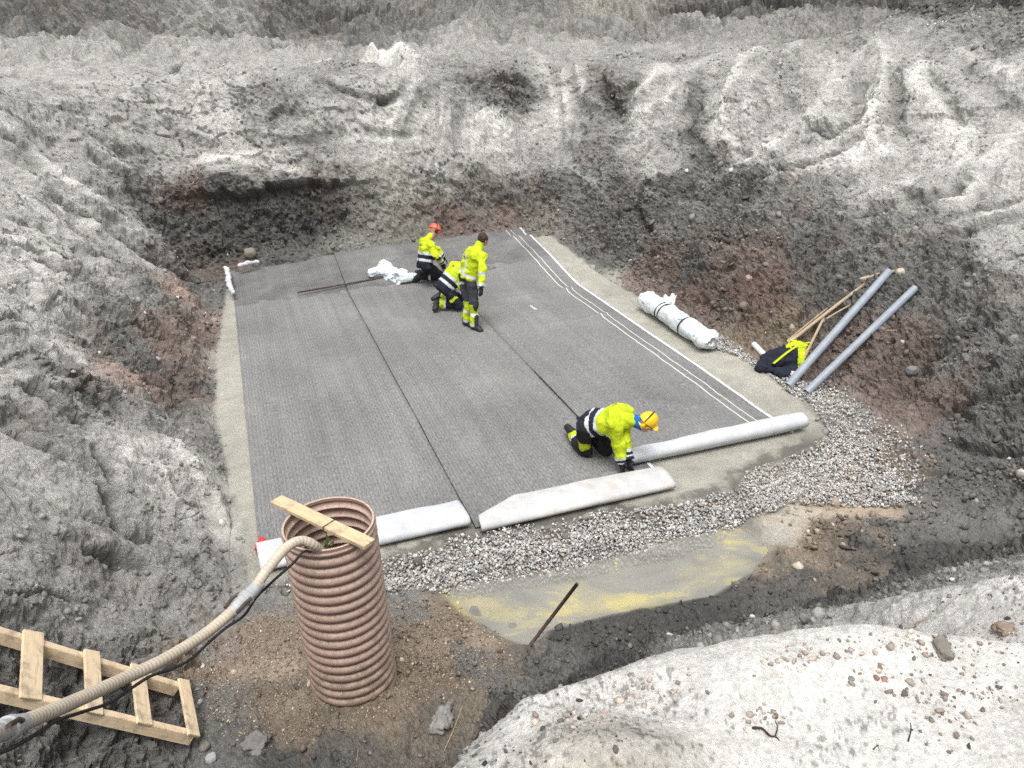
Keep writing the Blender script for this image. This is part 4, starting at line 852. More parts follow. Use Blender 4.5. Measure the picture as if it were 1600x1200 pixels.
for (pa, pb, r, lab) in (((1232, 536), (1351, 444), .03, 'longest pale wooden pole leaning above the jacket'), ((1230, 533), (1294, 481), .016, 'thin wooden stake lying against the longest pole'), ((1258, 556), (1288, 496), .024, 'short wooden pole between jacket and grey pipe'), ((1284, 503), (1330, 476), .015, 'bare stick crossing behind the near grey pipe'), ((1343, 437), (1398, 424), .03, 'brown splintered stick at the top end of the grey pipes')):
    a, b = rest(pa, pb, r, .06, .07); tp = np.linspace(1, .85, 8)
    o = tube('wooden_pole', a+(b-a)*np.linspace(0, 1, 8)[:, None]+np.array([0, 0, .01])*np.sin(np.linspace(0, 3, 8))[:, None], r*tp, OLD, None, 10); tag(o, lab, 'pole', 'poles and sticks on the right bank')
def build_jacket():
    c = hit(1218, 568); lo, hi = c-[.75, .75, .4], c+[.75, .75, .7]; f = Field(lo, hi, .014)
    q = lambda x, y, l=0: hit(x, y)+np.array([0, 0, l])
    for (x1, y1, x2, y2, r1, r2) in ((1185, 580, 1212, 562, .07, .13), (1212, 565, 1238, 550, .14, .12), (1190, 582, 1225, 590, .07, .1), (1222, 592, 1242, 590, .1, .11), (1205, 576, 1240, 574, .12, .13), (1225, 570, 1245, 560, .12, .1), (1238, 545, 1256, 548, .07, .06), (1256, 548, 1250, 575, .06, .07)):
        f.cone(q(x1, y1, .06), q(x2, y2, .08), r1, r2, .05)
    V, Q = f.mesh(.045, 6, 31)
    C = V[Q].mean(1); P2 = proj(C); nn = fbm(C[:, 0]*5, C[:, 1]*5, C[:, 2]*5, 2, 3)*5
    yel = ((P2[:, 1] < 545+nn+.0*P2[:, 0]) & (P2[:, 0] > 1228)) | ((P2[:, 0] > 1247) & (P2[:, 1] < 585)) 
    grey = (P2[:, 1] > 577+nn) & (P2[:, 0] > 1236) & (P2[:, 1] < 586+nn)
    idx = np.where(grey, 2, np.where(yel, 1, 0))
    t = empty('jacket', c, 'crumpled navy and yellow work jacket lying at the foot of the right bank', 'jacket')
    sdf_obj('jacket_cloth', V, Q, [NAVY, HIVIS, REFL], t, idx)
    s = spline([q(1206, 586, .2), q(1228, 573, .26), q(1246, 561, .25), q(1264, 549, .16)], 16); sv = unit(np.cross(s[-1]-s[0], [0, 0, 1]))
    G = np.stack([s-sv*.022, s, s+sv*.022], 0); thick_sheet('strap', G, .006, [HIVIS, HIVIS], t)
def cloth(name, c1, c2, rough=.85):
    return simple(name, c1, c2, 9, rough, .2, .5, 14, .02)
HIVIS = cloth('hi_vis_yellow', (.36, .46, .012), (.6, .7, .03)); NAVY = cloth('navy_cloth', (.011, .013, .022), (.024, .027, .042)); REFL = cloth('reflective_band', (.5, .54, .53), (.62, .66, .64), .5)
GREYCLOTH = cloth('charcoal_cloth', (.03, .032, .04), (.06, .062, .072))
build_jacket()
# ------------------------------------------------------------------ wrapped roll of matting
def wrap_mat(name, sc_=9, thr=.63, base=(.72, .77, .78)):
    n = N(name, .4, .4); f = n.noise(sc_, 2, .5); g = n.noise(4, 4, .6)
    c = n.ramp(g, [(.3, tuple(x*.85 for x in base)), (.7, base)]); c = n.mix(n.ramp(f, [(thr, (0, 0, 0)), (thr+.03, (.8, .8, .8))]), c, (.05, .24, .22)); n.base(c); n.bump(n.noise(16, 4, .6, dist=1.2), .6, .02); return n.m
WRAP = wrap_mat('printed_wrap', 11, .66)
def build_roll():
    a, b = at(1012, 470, .21), at(1106, 531, .2); d = unit(b-a); L = np.linalg.norm(b-a); r = .178
    t = empty('wrapped_roll', (a+b)/2-[0, 0, .18], 'roll of matting in white printed plastic wrap with black straps beside the mat', 'roll')
    nl, seg = 90, 40; s = np.linspace(-.17, L+.14, nl); rr = np.where(s < 0, r*np.sqrt(np.clip(1-(s/.18)**2, .05, 1)), np.where(s > L, r*np.sqrt(np.clip(1-((s-L)/.15)**2, .02, 1)), r))
    e1 = unit(np.cross(d, [0, 0, 1])); e2 = np.cross(e1, d); an = np.arange(seg)*2*math.pi/seg
    S, A = np.meshgrid(s, an, indexing='ij'); nz = .018*fbm(S*5, np.cos(A)*1.3, np.sin(A)*1.3, 4, 71); end = sstep(L-.5, L+.1, S)+sstep(.4, -.1, S)
    rad = rr[:, None]*(1+.03*np.sin(S*2.4))+nz*(1+1.5*end)-.008*(np.exp(-((S-.62)/.03)**2)+np.exp(-((S-1.42)/.03)**2))
    V = (a+d*S[..., None])+rad[..., None]*(np.cos(A)[..., None]*e1+np.sin(A)[..., None]*e2)
    V[..., 2] = np.maximum(V[..., 2], .01)
    Fq = [list(map(int, f)) for f in grid_faces(nl, seg, wrap_v=True)]+[list(range(seg))[::-1], [(nl-1)*seg+k for k in range(seg)]]
    me = py_mesh('plastic_wrap', V.reshape(-1, 3), Fq); link_mesh('plastic_wrap', me, WRAP, t, True)
    for q in (.62, .72, 1.46):
        c = a+d*q; P = np.array([c+(r+.004)*(math.cos(x)*e1+math.sin(x)*e2)+d*.05*math.sin(x) for x in np.linspace(0, 2*math.pi, 40)]); P[:, 2] = np.maximum(P[:, 2], .02)
        G = np.stack([P-d*.015, P+d*.015], 0); thick_sheet('strap', G, .006, [BLACK, BLACK], t, None, 'flip')
    # loose torn flap standing off the far side
    c = a+d*.62+e2*.15
    fl = np.zeros((14, 12, 3))
    q0, q1, q2 = at(1040, 476, .33), at(1036, 463, .42), at(1062, 472, .42)
    for i in range(14):
        for j in range(12):
            fl[i, j] = q0+(q1-q0)*(j/11)+(q2-q0)*(i/13)*(.6+.4*j/11)+np.array([0, 0, .05*math.sin(i*.9)*math.sin(j*.8)])+RNG.normal(0, .008, 3)
    thick_sheet('torn_flap', fl, .004, [WRAP, WRAP], t)
    # printed patch on the end and a column of printed signs along the side (too small to read in the photo)
    ink = simple('green_ink', (.02, .12, .1), (.05, .2, .17), 40, .6)
    def mark(s0, ang, w_, h_):
        c = a+d*s0+(r+.012)*(math.cos(ang)*e1+math.sin(ang)*e2); tt = -math.sin(ang)*e1+math.cos(ang)*e2; nn_ = math.cos(ang)*e1+math.sin(ang)*e2
        ring = [c+d*(w_*math.cos(x))+tt*(h_*math.sin(x)) for x in np.linspace(0, 2*math.pi, 13)[:-1]]; inn = [c+d*(w_*.55*math.cos(x))+tt*(h_*.55*math.sin(x)) for x in np.linspace(0, 2*math.pi, 13)[:-1]]
        bm = bmesh.new(); lo_ = [bm.verts.new(Vector(p)) for p in ring]; li = [bm.verts.new(Vector(p)) for p in inn]
        for k in range(11): bm.faces.new((lo_[k], lo_[k+1], li[k+1], li[k]))
        me = bpy.data.meshes.new('printed_mark'); bm.to_mesh(me); bm.free(); link_mesh('printed_mark', me, ink, t)
    for s0, an_ in ((1.12, 2.15), (1.1, 2.35), (1.12, 1.95), (1.13, 2.55), (.35, 2.0), (.36, 2.25), (1.78, 2.1), (1.8, 2.5), (2.05, 1.9), (L-.12, 2.0), (L-.1, 2.2), (L-.05, 2.45), (L-.16, 2.35), (L-.2, 2.15)): mark(s0, an_, .022, .026)
build_roll()
def crumpled(name, pts, label, cat, mat, noise=.03, ns=9, h=.012, k=.04, seed=1, flat=1.0):
    P = np.array([p[:3] for p in pts]); r = max(p[3] for p in pts); f = Field(P.min(0)-r-.12, P.max(0)+r+.12, h)
    for i in range(len(pts)-1): f.cone(P[i], P[i+1], pts[i][3], pts[i+1][3], k)
    V, Q = f.mesh(noise, ns, seed); V[:, 2] = P[:, 2].min()+(V[:, 2]-P[:, 2].min())*flat
    o = sdf_obj(name, V, Q, mat); return tag(o, label, cat)
def gp(x, y, l=0): return np.array([*hit(x, y)[:2], hit(x, y)[2]+l])
SHEETW = wrap_mat('sack_plastic', 13, .68, (.74, .79, .82))
def onmat(x, y, z, r): return (*at(x, y, z), r)
crumpled('plastic_sack', [onmat(584, 424, .27, .1), onmat(598, 421, .27, .2), onmat(612, 428, .2, .17), onmat(628, 434, .18, .13), onmat(642, 435, .16, .09), onmat(650, 434, .15, .07)], 'crumpled white printed plastic sack on the mat near the red-helmeted worker', 'sack', SHEETW, .075, 5, .014, .06, 5, .85)
crumpled('felt_scrap', [onmat(353, 420, .38, .05), onmat(357, 435, .33, .06), onmat(361, 452, .24, .05), (*at(364, 457, .2), .03)], 'torn white felt scrap at the far left corner of the mat', 'scrap', M_FELT, .035, 8, .014, .03, 9)
crumpled('felt_scrap', [onmat(374, 415, .42, .035), onmat(388, 411, .44, .04), onmat(403, 409, .44, .03)], 'white felt strip along the back edge by the far left corner', 'scrap', M_FELT, .02, 8, .012, .03, 11)
RED = simple('red_plastic', (.5, .02, .02), (.7, .05, .04), 14, .45, .4, .3, 30, .01)
crumpled('plastic_scrap', [gp(411, 853, .1).tolist()+[.03], gp(410, 866, .06).tolist()+[.045], gp(413, 878, .03).tolist()+[.03]], 'crumpled red plastic scrap at the near left corner of the mat', 'scrap', RED, .03, 12, .008, .02, 15)
crumpled('paper_scrap', [onmat(829, 478, .05, .02), onmat(834, 482, .05, .025), onmat(838, 484, .05, .02)], 'tiny white scrap lying on the grey mat behind the seam', 'scrap', M_FELT, .01, 14, .007, .02, 16)
crumpled('felt_scrap', [gp(1228, 603, .02).tolist()+[.03], gp(1240, 608, .02).tolist()+[.035], gp(1248, 611, .02).tolist()+[.03]], 'thin white scrap under the foot of the near grey pipe', 'scrap', M_FELT, .02, 10, .008, .02, 18, .7)
# rods
o = tube('steel_rod', [at(465, 457, .1), at(532, 445, .11), at(612, 431, .14)], .018, STEEL, None, 8); tag(o, 'thin rusty rod lying across the mat up to the white sack', 'rod')
a = hit(817, 1023, -.05); b = at(902, 912, .72); o = tube('steel_bar', [a, (a+b)/2, b], .0165, STEEL, None, 10); tag(o, 'rusty steel bar stuck slanting in the mud beside the puddle', 'bar')
# ------------------------------------------------------------------ single stones, roots, stems
def rock(px, py, wpx, label, col, group='single stones lying on the soil', jag=.16, squash=.7, name='stone'):
    p = hit(px, py); dist = np.linalg.norm(p-[0, 0, CAMH]); r = wpx/2/F*dist*(.78 if wpx > 25 else .9)
    bm = bmesh.new(); bmesh.ops.create_icosphere(bm, subdivisions=4 if wpx > 25 else 3, radius=1); V = np.array([v.co for v in bm.verts]); off = RNG.uniform(0, 50, 3)
    n = fbm(V[:, 0]*1.1+off[0], V[:, 1]*1.1+off[1], V[:, 2]*1.1+off[2], 3, 8); V = V*(1+jag*2*n[:, None]);
    if wpx > 25: V = V*(1+.3*(np.abs(fbm(V[:, 0]*3+off[0], V[:, 1]*3, V[:, 2]*3, 4, 18))-.3)[:, None])
    V = np.sign(V)*np.abs(V)**.9*np.array([1, RNG.uniform(.75, 1), squash])*r
    an = RNG.uniform(0, 3.14); V = V@np.array([[math.cos(an), math.sin(an), 0], [-math.sin(an), math.cos(an), 0], [0, 0, 1]])
    for v, c in zip(bm.verts, V): v.co = Vector(c)
    me = bpy.data.meshes.new(name); bm.to_mesh(me); bm.free(); o = link_mesh(name, me, simple('stone_%02x' % int(col[0]*255), tuple(c*.7 for c in col), tuple(c*1.2 for c in col), 25, .8, .3, .5, 60, .006), None, True)
    o.location = Vector(p+[0, 0, r*squash*.35]); return tag(o, label, 'stone', group)
for a_ in ((1372, 1047, 20, 'largest brown stone of the cluster on the near white sand', (.2, .15, .12)), (1384, 1046, 11, 'small dark stone right of the largest brown stone', (.14, .11, .1)), (1369, 1060, 10, 'small reddish stone below the largest brown stone', (.24, .15, .12)), (1381, 1063, 13, 'pinkish flat stone at the lower end of the cluster', (.3, .19, .15)), (1330, 1062, 11, 'lone grey stone left of the stone cluster on white sand', (.2, .19, .18)),
          (1406, 427, 15, 'pale angular stone beside the top of the grey pipe', (.5, .44, .36)), (1425, 581, 20, 'round grey stone on the right bank', (.2, .2, .2)), (1318, 458, 14, 'pale stone between the two leaning grey pipes', (.26, .25, .23)), (391, 399, 24, 'rounded brown boulder at the foot of the back wall', (.22, .19, .15)), (1172, 437, 16, 'pinkish pale stone embedded in the right bank', (.34, .25, .22)), (330, 1186, 16, 'smooth grey pebble below the ladder end', (.36, .37, .37)), (320, 1167, 20, 'muddy stone touching the end of the ladder', (.2, .19, .17)), (465, 1073, 12, 'dark stone left of the foot of the brown pipe', (.1, .09, .09)), (316, 1042, 9, 'small white stone between ladder and brown pipe', (.62, .6, .56)), (400, 1165, 46, 'large pale grey lump of rock below the brown sand', (.2, .19, .18)), (690, 1130, 52, 'pale grey rock slab in the mud beside the near sand', (.26, .25, .23)), (1445, 984, 34, 'reddish crumbly clod on the rim of the white sand', (.3, .2, .15)), (1570, 985, 34, 'brown crumbly clod on the white sand nearest the right edge', (.26, .2, .16)), (1470, 1015, 42, 'heap-like gravelly clod on the white sand below the rim', (.2, .18, .15)), (740, 957, 26, 'black clod at the edge of the puddle', (.03, .035, .04)), (800, 980, 13, 'dark red clod beside the puddle', (.1, .05, .045)), (782, 1020, 10, 'small dark red stone near the slanting steel bar', (.11, .06, .05))):
    rock(*a_[:5], squash=.5 if a_[2] > 25 else .75, jag=.22 if a_[2] > 25 else .14)
def twig(pts, r, label, mat=None, name='twig', cat='twig'):
    P = np.array([gp(x, y, l) for x, y, l in pts]); P = spline(P, 5*len(P)); o = tube(name, P, np.linspace(r*.65, r*.35, len(P)), mat or BARK, None, 7); return tag(o, label, cat, 'twigs and dry stems on the sand')
BARK = simple('dark_bark', (.02, .016, .014), (.06, .045, .035), 30, .85, .2); STRAW = simple('dry_straw', (.4, .3, .16), (.55, .43, .25), 30, .8, .2)
twig([(1175, 1139, .005), (1190, 1143, .012), (1203, 1152, .006), (1213, 1158, .014), (1222, 1172, .006)], .006, 'dark crooked root lying on the near white sand')
twig([(1210, 1157, .01), (1213, 1148, .03), (1209, 1140, .035)], .004, 'short dark root fork beside the crooked root')
twig([(1417, 1165, .0), (1420, 1155, .03), (1418, 1149, .05)], .004, 'small upright dark twig on the near white sand')
twig([(1360, 1178, .003), (1368, 1170, .01), (1375, 1166, .004)], .003, 'thin grey twig near the bottom of the white sand')
twig([(1276, 1155, .003), (1284, 1164, .006)], .003, 'tiny dark straight twig right of the crooked root')
twig([(690, 1183, .005), (708, 1150, .05), (724, 1116, .1)], .005, 'longest dry yellow stem sticking up at the near rim', STRAW, 'dry_stem', 'stem')
twig([(556, 1198, .0), (559, 1185, .03), (561, 1175, .05)], .005, 'short dry stem at the bottom edge of the rim', STRAW, 'dry_stem', 'stem')
twig([(1340, 541, .01), (1300, 557, .01)], .008, 'faint root strand on the right bank', OLD) if False else None
twig([(1386, 518, .02), (1412, 520, .04)], .012, 'splintered pale stick right of the grey pipes', STRAW, 'stick', 'stick')
# ------------------------------------------------------------------ the four workers
SKIN = simple('skin', (.36, .2, .145), (.46, .27, .2), 20, .55, .4, .05); HAIRM = simple('dark_hair', (.03, .02, .014), (.07, .045, .03), 60, .7, .3, .5, 120, .004)
DARKT = cloth('dark_work_trousers', (.012, .012, .014), (.03, .03, .034)); BOOTM = simple('black_boot', (.01, .01, .01), (.03, .03, .03), 20, .55, .4, .2); BLUE = cloth('blue_hood', (.01, .09, .32), (.02, .16, .48))
GLOVE = simple('dark_glove', (.012, .012, .014), (.04, .04, .045), 40, .8, .2, .3); REDG = simple('red_glove', (.3, .012, .02), (.42, .03, .03), 40, .7, .2)
YHELM = simple('yellow_helmet', (.78, .5, .01), (.85, .58, .03), 6, .3, .5, 0); RHELM = simple('orange_red_helmet', (.72, .1, .05), (.82, .15, .08), 6, .35, .5, 0); EYEM = simple('dark_eye', (.01, .01, .01), (.02, .02, .02), 5, .2, .5, 0)
MUFFY = simple('earmuff_yellow', (.7, .45, .01), (.8, .52, .02), 6, .45, .4, 0)
def seg_t(C, a, b):
    e = b-a; t = ((C-a)@e)/(e@e); q = np.clip(t, 0, 1); return t, np.linalg.norm(C-a-q[:, None]*e, axis=1)
def hand(name, wr, d, side, mat, parent, curl=.7, palm=None):
    """glove with palm, four fingers of unequal length and a thumb leaving the side of the palm"""
    d = unit(d); pn = np.array(palm if palm is not None else [0, 0, -1.]); pn = unit(pn-d*np.dot(pn, d)); w_ = np.cross(d, pn)*side
    f = Field(wr-.17+d*.06, wr+.17+d*.06, .0055)
    f.cone(wr-d*.035, wr+d*.015, .034, .032, .01)
    for k, q in enumerate((-.026, -.009, .009, .026)): f.cone(wr+d*.02+w_*q*.7, wr+d*.085+w_*q, .016, .0135, .012)
    for k, (q, L) in enumerate(((-.029, .066), (-.0098, .08), (.0098, .075), (.029, .058))):
        p = wr+d*.09+w_*q; dd = d; 
        for j, fr in enumerate((.42, .33, .25)):
            an = curl*(.55+.1*k)*(.6 if j == 0 else 1); dd = unit(dd*math.cos(an)+pn*math.sin(an)); p2 = p+dd*L*fr; f.cone(p, p2, .0105-.0008*j, .0098-.0008*j, .003); p = p2
    p = wr+d*.03-w_*.03; t1 = unit(d*.6-w_*.8+pn*.35); p2 = p+t1*.038; f.cone(wr+d*.02-w_*.012, p, .017, .015, .01); f.cone(p, p2, .0135, .0115, .006); t2 = unit(d*.9-w_*.15+pn*.5); f.cone(p2, p2+t2*.034, .0115, .009, .003)
    V, Q = f.mesh(0); return sdf_obj(name, V, Q, mat, parent)
PPL = dict(
 stand=dict(pel=(731,431,.97), chest=(745,392,1.43), head=(755,374,1.62), yaw=(.82,.57), elR=(755,430,1.10), wrR=(752,452,.87), elL=(738,418,1.12), wrL=(748,424,.95),
   knR=(741,474,.52), anR=(741,506,.13), toR=(757,516,.075), knL=(732,469,.52), anL=(729,500,.13), toL=(740,508,.075)),
 kneelb=dict(pel=(695,447,.50), chest=(721,416,.84), head=(733,411,.98), yaw=(.85,.5), elR=(722,445,.55), wrR=(734,455,.30), elL=(735,430,.55), wrL=(742,440,.32),
   knR=(717,478,.13), anR=(684,474,.16), toR=(680,488,.06), knL=(721,467,.14), anL=(679,460,.17), toL=(668,474,.07)),
 kneelc=dict(pel=(664,411,.56), chest=(668,376,1.0), head=(679,360,1.18), yaw=(.93,.37), elR=(680,397,.8), wrR=(690,412,.56), elL=(688,393,.78), wrL=(696,406,.56),
   knR=(688,433,.2), anR=(657,432,.22), toR=(650,437,.14), knL=(696,424,.2), anL=(664,426,.24), toL=(656,430,.16)),
 front=dict(pel=(924,662,.53), chest=(975,654,.72), head=(1010,660,.72), yaw=(.87,-.5), elR=(966,697,.40), wrR=(971,724,.17), elL=(976,690,.42), wrL=(982,716,.22),
   knR=(914,704,.115), anR=(884,665,.15), toR=(873,656,.07), knL=(946,702,.115), anL=(896,655,.16), toL=(884,648,.08)))
def build_person(key, label, st):
    d = PPL[key]; J = {k: at(*v) for k, v in d.items() if k != 'yaw'}; y = unit([*d['yaw'], 0]); R = np.array([y[1], -y[0], 0])
    pel, ch, hd = J['pel'], J['chest'], J['head']; up_ = unit(ch-pel); TL = np.linalg.norm(ch-pel); fwd = unit(np.cross(up_, R)); fwd = fwd*np.sign(fwd@y+1e-6) if abs(fwd@y) > .1 else fwd
    if fwd@y < 0 and up_[2] > .3: fwd = -fwd
    G = {}
    for s, sg in (('R', 1), ('L', -1)):
        sh = ch+R*sg*.175-up_*.07; hip = pel+R*sg*.095-up_*.03
        el = sh+unit(J['el'+s]-sh)*.29; wr = el+unit(J['wr'+s]-el)*.255
        kn = hip+unit(J['kn'+s]-hip)*min(.47, max(.40, np.linalg.norm(J['kn'+s]-hip))); 
        if key != 'stand': kn[2] = J['kn'+s][2]
        an = kn+unit(J['an'+s]-kn)*.42
        if key != 'stand': an[2] = J['an'+s][2]
        to = an+unit(J['to'+s]-an)*.17
        if key == 'stand': to[2] = J['to'+s][2]
        G[s] = (sh, el, wr, hip, kn, an, to)
    base_ = np.array([pel[0], pel[1], gz(pel[0], pel[1])]); t = empty('person', base_, label, 'person')
    allp = np.array([pel, ch, hd]+[p for s in 'RL' for p in G[s]]); lo, hi = allp.min(0)-.24, allp.max(0)+.24
    face = unit(st['look']) if 'look' in st else unit(y*.9+np.array([0, 0, -.35])); hup = unit(hd-ch); hup = unit(hup-face*(hup@face)) if abs(hup@face) < .9 else unit(np.cross(R, face)); hr = np.cross(face, hup)
    if hup[2] < 0 and abs(hup@face) >= .9: hup = -hup
    HR = np.array([hr, face, hup])
    # body: one continuous surface
    f = Field(lo, hi, .0125); k = .05
    for q in (-.06, .06): f.cone(pel+R*q, pel+up_*TL*.45+R*q, .105, .095, k); f.cone(pel+up_*TL*.45+R*q, ch-up_*.12+R*q*1.3, .095, .11, k)
    f.cone(G['L'][0], G['R'][0], .06, .06, k); f.cone(ch-up_*.05, hd-hup*.06, .06, .056, .03)
    for s in 'RL':
        sh, el, wr, hip, kn, an, to = G[s]; f.cone(sh, el, .052, .04, .03); f.cone(el, wr, .04, .029, .02); f.cone(wr, wr+unit(wr-el)*.06, .028, .022, .02)
        f.cone(hip, kn, .085, .055, .03); f.cone(kn, an, .055, .038, .02); f.cone(an, an+(to-an)*.6, .034, .022, .02)
    f.ell(hd, (.074, .092, .112), HR, .03); f.ell(hd+face*.03-hup*.065, (.052, .056, .05), HR, .03); f.cone(hd+face*.09-hup*.005, hd+face*.108-hup*.03, .011, .016, .012)
    for sg in (-1, 1): f.ell(hd+hr*sg*.078-hup*.01-face*.005, (.01, .022, .034), HR, .008)
    V, Q = f.mesh(0); C = V[Q].mean(1); q = C-hd; eye = np.zeros(len(C), int)
    for sg in (-1, 1): eye |= (np.linalg.norm(q-(face*.085+hr*sg*.032+hup*.012), axis=1) < .014).astype(int)
    eye |= ((np.abs(q@hup+.058) < .007) & (np.abs(q@hr) < .026) & (q@face > .05)).astype(int)
    sdf_obj('body', V, Q, [SKIN, EYEM], t, eye)
    # trousers
    f = Field(lo, hi, .0115)
    f.cone(pel+R*-.055-up_*.02, pel+R*.055-up_*.02, .128, .128, .05); f.cone(pel, pel+up_*.14, .14, .13, .04)
    for s in 'RL':
        sh, el, wr, hip, kn, an, to = G[s]; f.cone(hip, kn, .115, .086, .03); f.cone(kn, an, .086, .074, .025)
    for s in 'RL': kn, an = G[s][4:6]; f.cut_near(an, an-kn, .13)
    f.cut(pel+up_*.2, up_)
    V, Q = f.mesh(.022, 8, len(key)*3, 1); C = V[Q].mean(1); idx = np.zeros(len(C), int)
    ds = {}
    for s in 'RL': ds[s, 't'] = seg_t(C, G[s][3], G[s][4]); ds[s, 's'] = seg_t(C, G[s][4], G[s][5])
    nn = fbm(C[:, 0]*8, C[:, 1]*8, C[:, 2]*8, 2, 5)*.05
    for s, sg in (('R', 1), ('L', -1)):
        o = 'L' if s == 'R' else 'R'; near_s = (ds[s, 's'][1] < ds[o, 's'][1]) & (ds[s, 's'][1] < ds[s, 't'][1]); tt = ds[s, 's'][0]; lat = (C-G[s][4])@R*sg
        near_t = (ds[s, 't'][1] < ds[o, 't'][1]) & ~near_s; th = ds[s, 't'][0]
        if key == 'stand':
            idx[near_s & (tt > .0+nn) & (lat < .062)] = 1; idx[near_s & (((tt > .42) & (tt < .54)) | (tt > .88)) & (lat < .062)] = 2
            idx[near_t & (np.abs(th-.25-nn) < .05) & (lat > .0)] = 2 if s == 'L' else 0
        elif key in ('front', 'kneelb'):
            idx[near_s & (np.abs(tt-.78-nn) < .12)] = 1; idx[near_s & (np.abs(tt-.62-nn) < .04)] = 2; idx[near_t & (np.abs(th-.62-nn*2) < .11) & (lat > .01+nn)] = 1
            idx[near_s & (tt < .1) & (np.abs(lat) < .03)] = 1 if key == 'front' else 0
        else: idx[near_s & (np.abs(tt-.5) < .05)] = 2
    sdf_obj('trousers', V, Q, [st['trousers'], HIVIS, REFL], t, idx)
    # jacket
    f = Field(lo, hi, .0115); b0 = pel+up_*(-.06 if key != 'stand' else .02)
    for q in (-.07, .07):
        f.cone(b0+R*q, pel+up_*TL*.5+R*q, .15, .142, .05); f.cone(pel+up_*TL*.5+R*q, ch-up_*.12+R*q*1.35-fwd*.01, .142, .142, .05)
    f.cone(ch-up_*.1-fwd*.05+R*-.09, ch-up_*.1-fwd*.05+R*.09, .1, .1, .06)
    f.cone(G['L'][0]+up_*.01, G['R'][0]+up_*.01, .078, .078, .05); f.cone(ch-up_*.03, ch+unit(hd-ch)*.1, .092, .08, .03)
    if st.get('hood'): f.cone(ch-fwd*.085-up_*.02-R*.06, ch-fwd*.085-up_*.02+R*.06, .05, .05, .04); f.cone(ch+up_*.02-fwd*.04, ch+up_*.05+R*.07, .05, .04, .04)
    for s in 'RL': sh, el, wr = G[s][:3]; f.cone(sh, el, .088, .074, .035); f.cone(el, wr, .074, .06, .022)
    for s in 'RL': el, wr = G[s][1:3]; f.cut_near(wr, wr-el, .11)
    f.cut_near(b0-up_*(.03 if key != 'stand' else .03), -up_, .3) if key == 'stand' else f.cut_near(b0-up_*.06, -up_, .3)
    V, Q = f.mesh(.026, 8, 40+len(label), 1); C = V[Q].mean(1); idx = np.zeros(len(C), int)
    tT, dT = seg_t(C, pel, ch); arm = {}; onarm = np.zeros(len(C), bool); lat = (C-pel)@R; bk = (C-pel)@fwd
    for s in 'RL':
        a1, a2 = seg_t(C, G[s][0], G[s][1]), seg_t(C, G[s][1], G[s][2]); arm[s] = (a1, a2); onarm |= np.minimum(a1[1], a2[1]) < .085
        onarm &= True
    core = (np.abs(lat) < .165) & (dT < .2)
    onarm = onarm & ~(core & (np.minimum(np.minimum(arm['R'][0][1], arm['R'][1][1]), np.minimum(arm['L'][0][1], arm['L'][1][1])) > .07))
    h_ = tT*TL
    if key == 'stand':
        m = ~onarm; idx[m & (h_ > .03) & (h_ < .085)] = 2; idx[m & (np.abs(np.abs(lat)-.085) < .026) & (h_ > .03) & (h_ < TL*.86)] = 2
        for s in 'RL':
            a1, a2 = arm[s]; fa = onarm & (a2[1] < .085) & (a2[1] <= a1[1]+.002); idx[fa & (((a2[0] > .08) & (a2[0] < .3)) | (a2[0] > .84))] = 2
        pr = (np.abs(h_-TL*.66) < .028) & (np.abs(lat+.0) < .07) & (bk < 0) & m & (idx == 0)
    else:
        m = ~onarm; idx[m & (h_ < .26)] = 1; idx[m & (((h_ > .03) & (h_ < .085)) | ((h_ > .165) & (h_ < .22)))] = 2; idx[m & (h_ >= .22)] = 0
        for s in 'RL':
            a1, a2 = arm[s]; fa = onarm & (a2[1] < .085) & (a2[1] <= a1[1]+.002); idx[fa & (a2[0] > .7)] = 1; idx[fa & (((a2[0] > .56) & (a2[0] < .7)) | ((a2[0] > .84) & (a2[0] < .93)))] = 2
        pr = (np.abs(h_-TL*.78) < .026) & (np.abs(lat) < .085) & (bk < 0) & m & (idx == 0)
    idx[pr & (fbm(C[:, 0]*42, C[:, 1]*42, C[:, 2]*42, 1, 9) > .28)] = 1
    sdf_obj('jacket', V, Q, [HIVIS, NAVY, REFL], t, idx)
    # boots
    for s in 'RL':
        sh, el, wr, hip, kn, an, to = G[s]; f = Field(np.minimum(an, to)-.16, np.maximum(an, to)+.16, .009); dn = unit(np.array([0, 0, -1.])) if key == 'stand' else unit(an-kn); dn = unit(dn-unit(to-an)*(dn@unit(to-an)))
        up2 = unit(kn-an); tdir = unit(to-an); heel = an-tdir*.045+dn*.045
        f.cone(an+up2*.1, an, .06, .056, .02); f.cone(heel, to+dn*.03, .046, .05, .02); f.cone(an+dn*.02, to-tdir*.05+dn*.005, .052, .047, .03); f.cut(heel+dn*.038, dn)
        f.cut_near(an+up2*.12, up2, .09)
        V, Q = f.mesh(.003, 20, 3); sdf_obj('boot', V, Q, BOOTM, t)
        hand('glove', wr+unit(wr-el)*.02, wr-el, 1 if s == 'R' else -1, st.get('glove', GLOVE), t, .55, -R*(1 if s == 'R' else -1)*.6+y*.2 if key == 'stand' else np.array([0, 0, -1.])+y*.4)
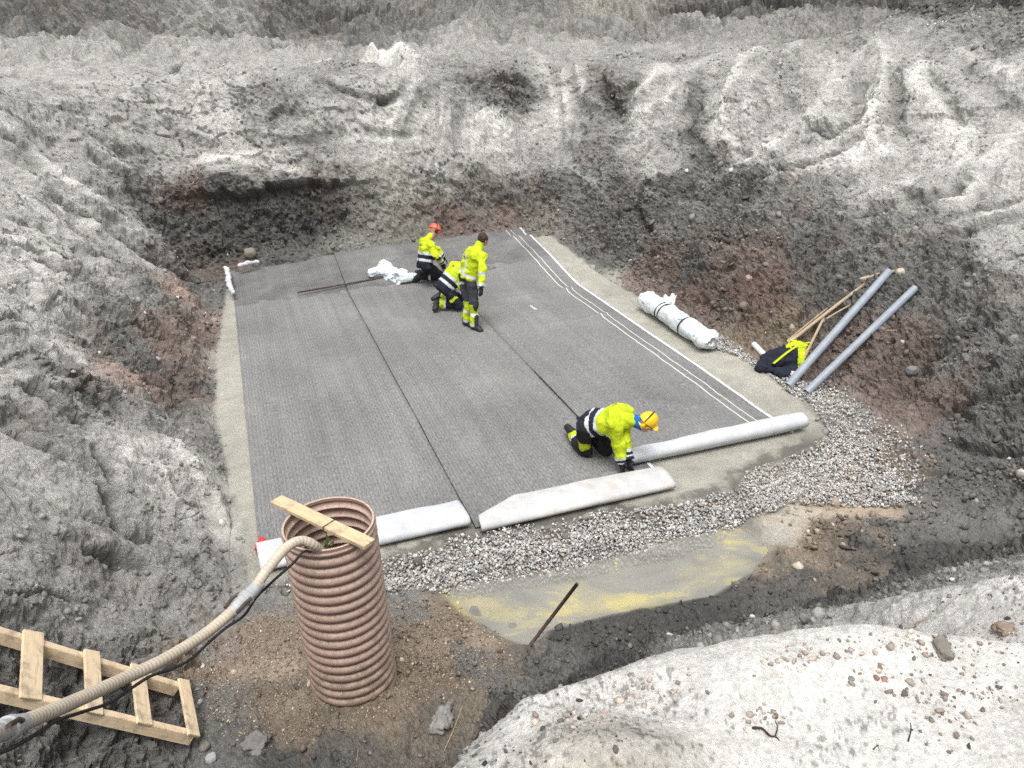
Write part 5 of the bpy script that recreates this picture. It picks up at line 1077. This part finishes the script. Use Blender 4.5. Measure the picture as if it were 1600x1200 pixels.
    # head wear
    if 'helmet' in st:
        f = Field(hd-.22, hd+.22, .007); f.ell(hd+hup*.03, (.108, .132, .118), HR, 0); f.cut(hd+hup*.028, -hup); f.ell(hd+hup*.032+face*.105, (.065, .042, .009), HR, .012); f.ell(hd+hup*.034, (.109, .133, .009), HR, .006)
        V, Q = f.mesh(0); hm = sdf_obj('helmet', V, Q, st['helmet'], t)
        ar = np.array([hd+hup*.035+hr*math.cos(a)*.112*1.03+hup*math.sin(a)*.122-face*.02 for a in np.linspace(0, math.pi, 24)]); tube('headband', ar, .0085, BLACK, hm, 8)
        for sg in (-1, 1):
            f = Field(hd+hr*sg*.1-.09, hd+hr*sg*.1+.09, .006); f.ell(hd+hr*sg*.098-hup*.02, (.026, .036, .046), HR, 0); V, Q = f.mesh(0); sdf_obj('earmuff', V, Q, st['muff'], hm)
    else:
        f = Field(hd-.2, hd+.2, .007); f.ell(hd+hup*.022-face*.014, (.083, .096, .106), HR, 0); f.cut(hd+face*.04-hup*.02, unit(face*1.0-hup*.75)); f.cut(hd-hup*.06, -hup); V, Q = f.mesh(.006, 30, 3); sdf_obj('hair', V, Q, HAIRM, t)
    if st.get('gaiter'):
        f = Field(np.minimum(ch, hd)-.2, np.maximum(ch, hd)+.2, .009); f.cone(ch+unit(hd-ch)*.08, hd-hup*.045-face*.03, .075, .084, .02); f.cut_near(hd+face*.02-hup*.02, unit(face-hup*.2), .14); V, Q = f.mesh(.008, 16, 8); sdf_obj('neck_hood', V, Q, st['gaiter'], t)
build_person('stand', 'standing worker without helmet, in yellow jacket and charcoal and yellow trousers, back turned', dict(trousers=GREYCLOTH, look=(.75, .6, -.25), hood=True))
build_person('kneelb', 'worker bent over kneeling right behind the standing worker, navy and yellow jacket', dict(trousers=NAVY, helmet=None, hood=True) if False else dict(trousers=NAVY, hood=True, look=(.8, .45, -.5)))
build_person('kneelc', 'kneeling worker in an orange red helmet at the back beside the white sack', dict(trousers=DARKT, helmet=RHELM, muff=BLACK, hood=True, look=(.85, .4, -.5)))
build_person('front', 'worker in yellow helmet on hands and knees beside the rolled white mat end', dict(trousers=DARKT, helmet=YHELM, muff=MUFFY, gaiter=BLUE, look=(.75, -.45, -.62)))
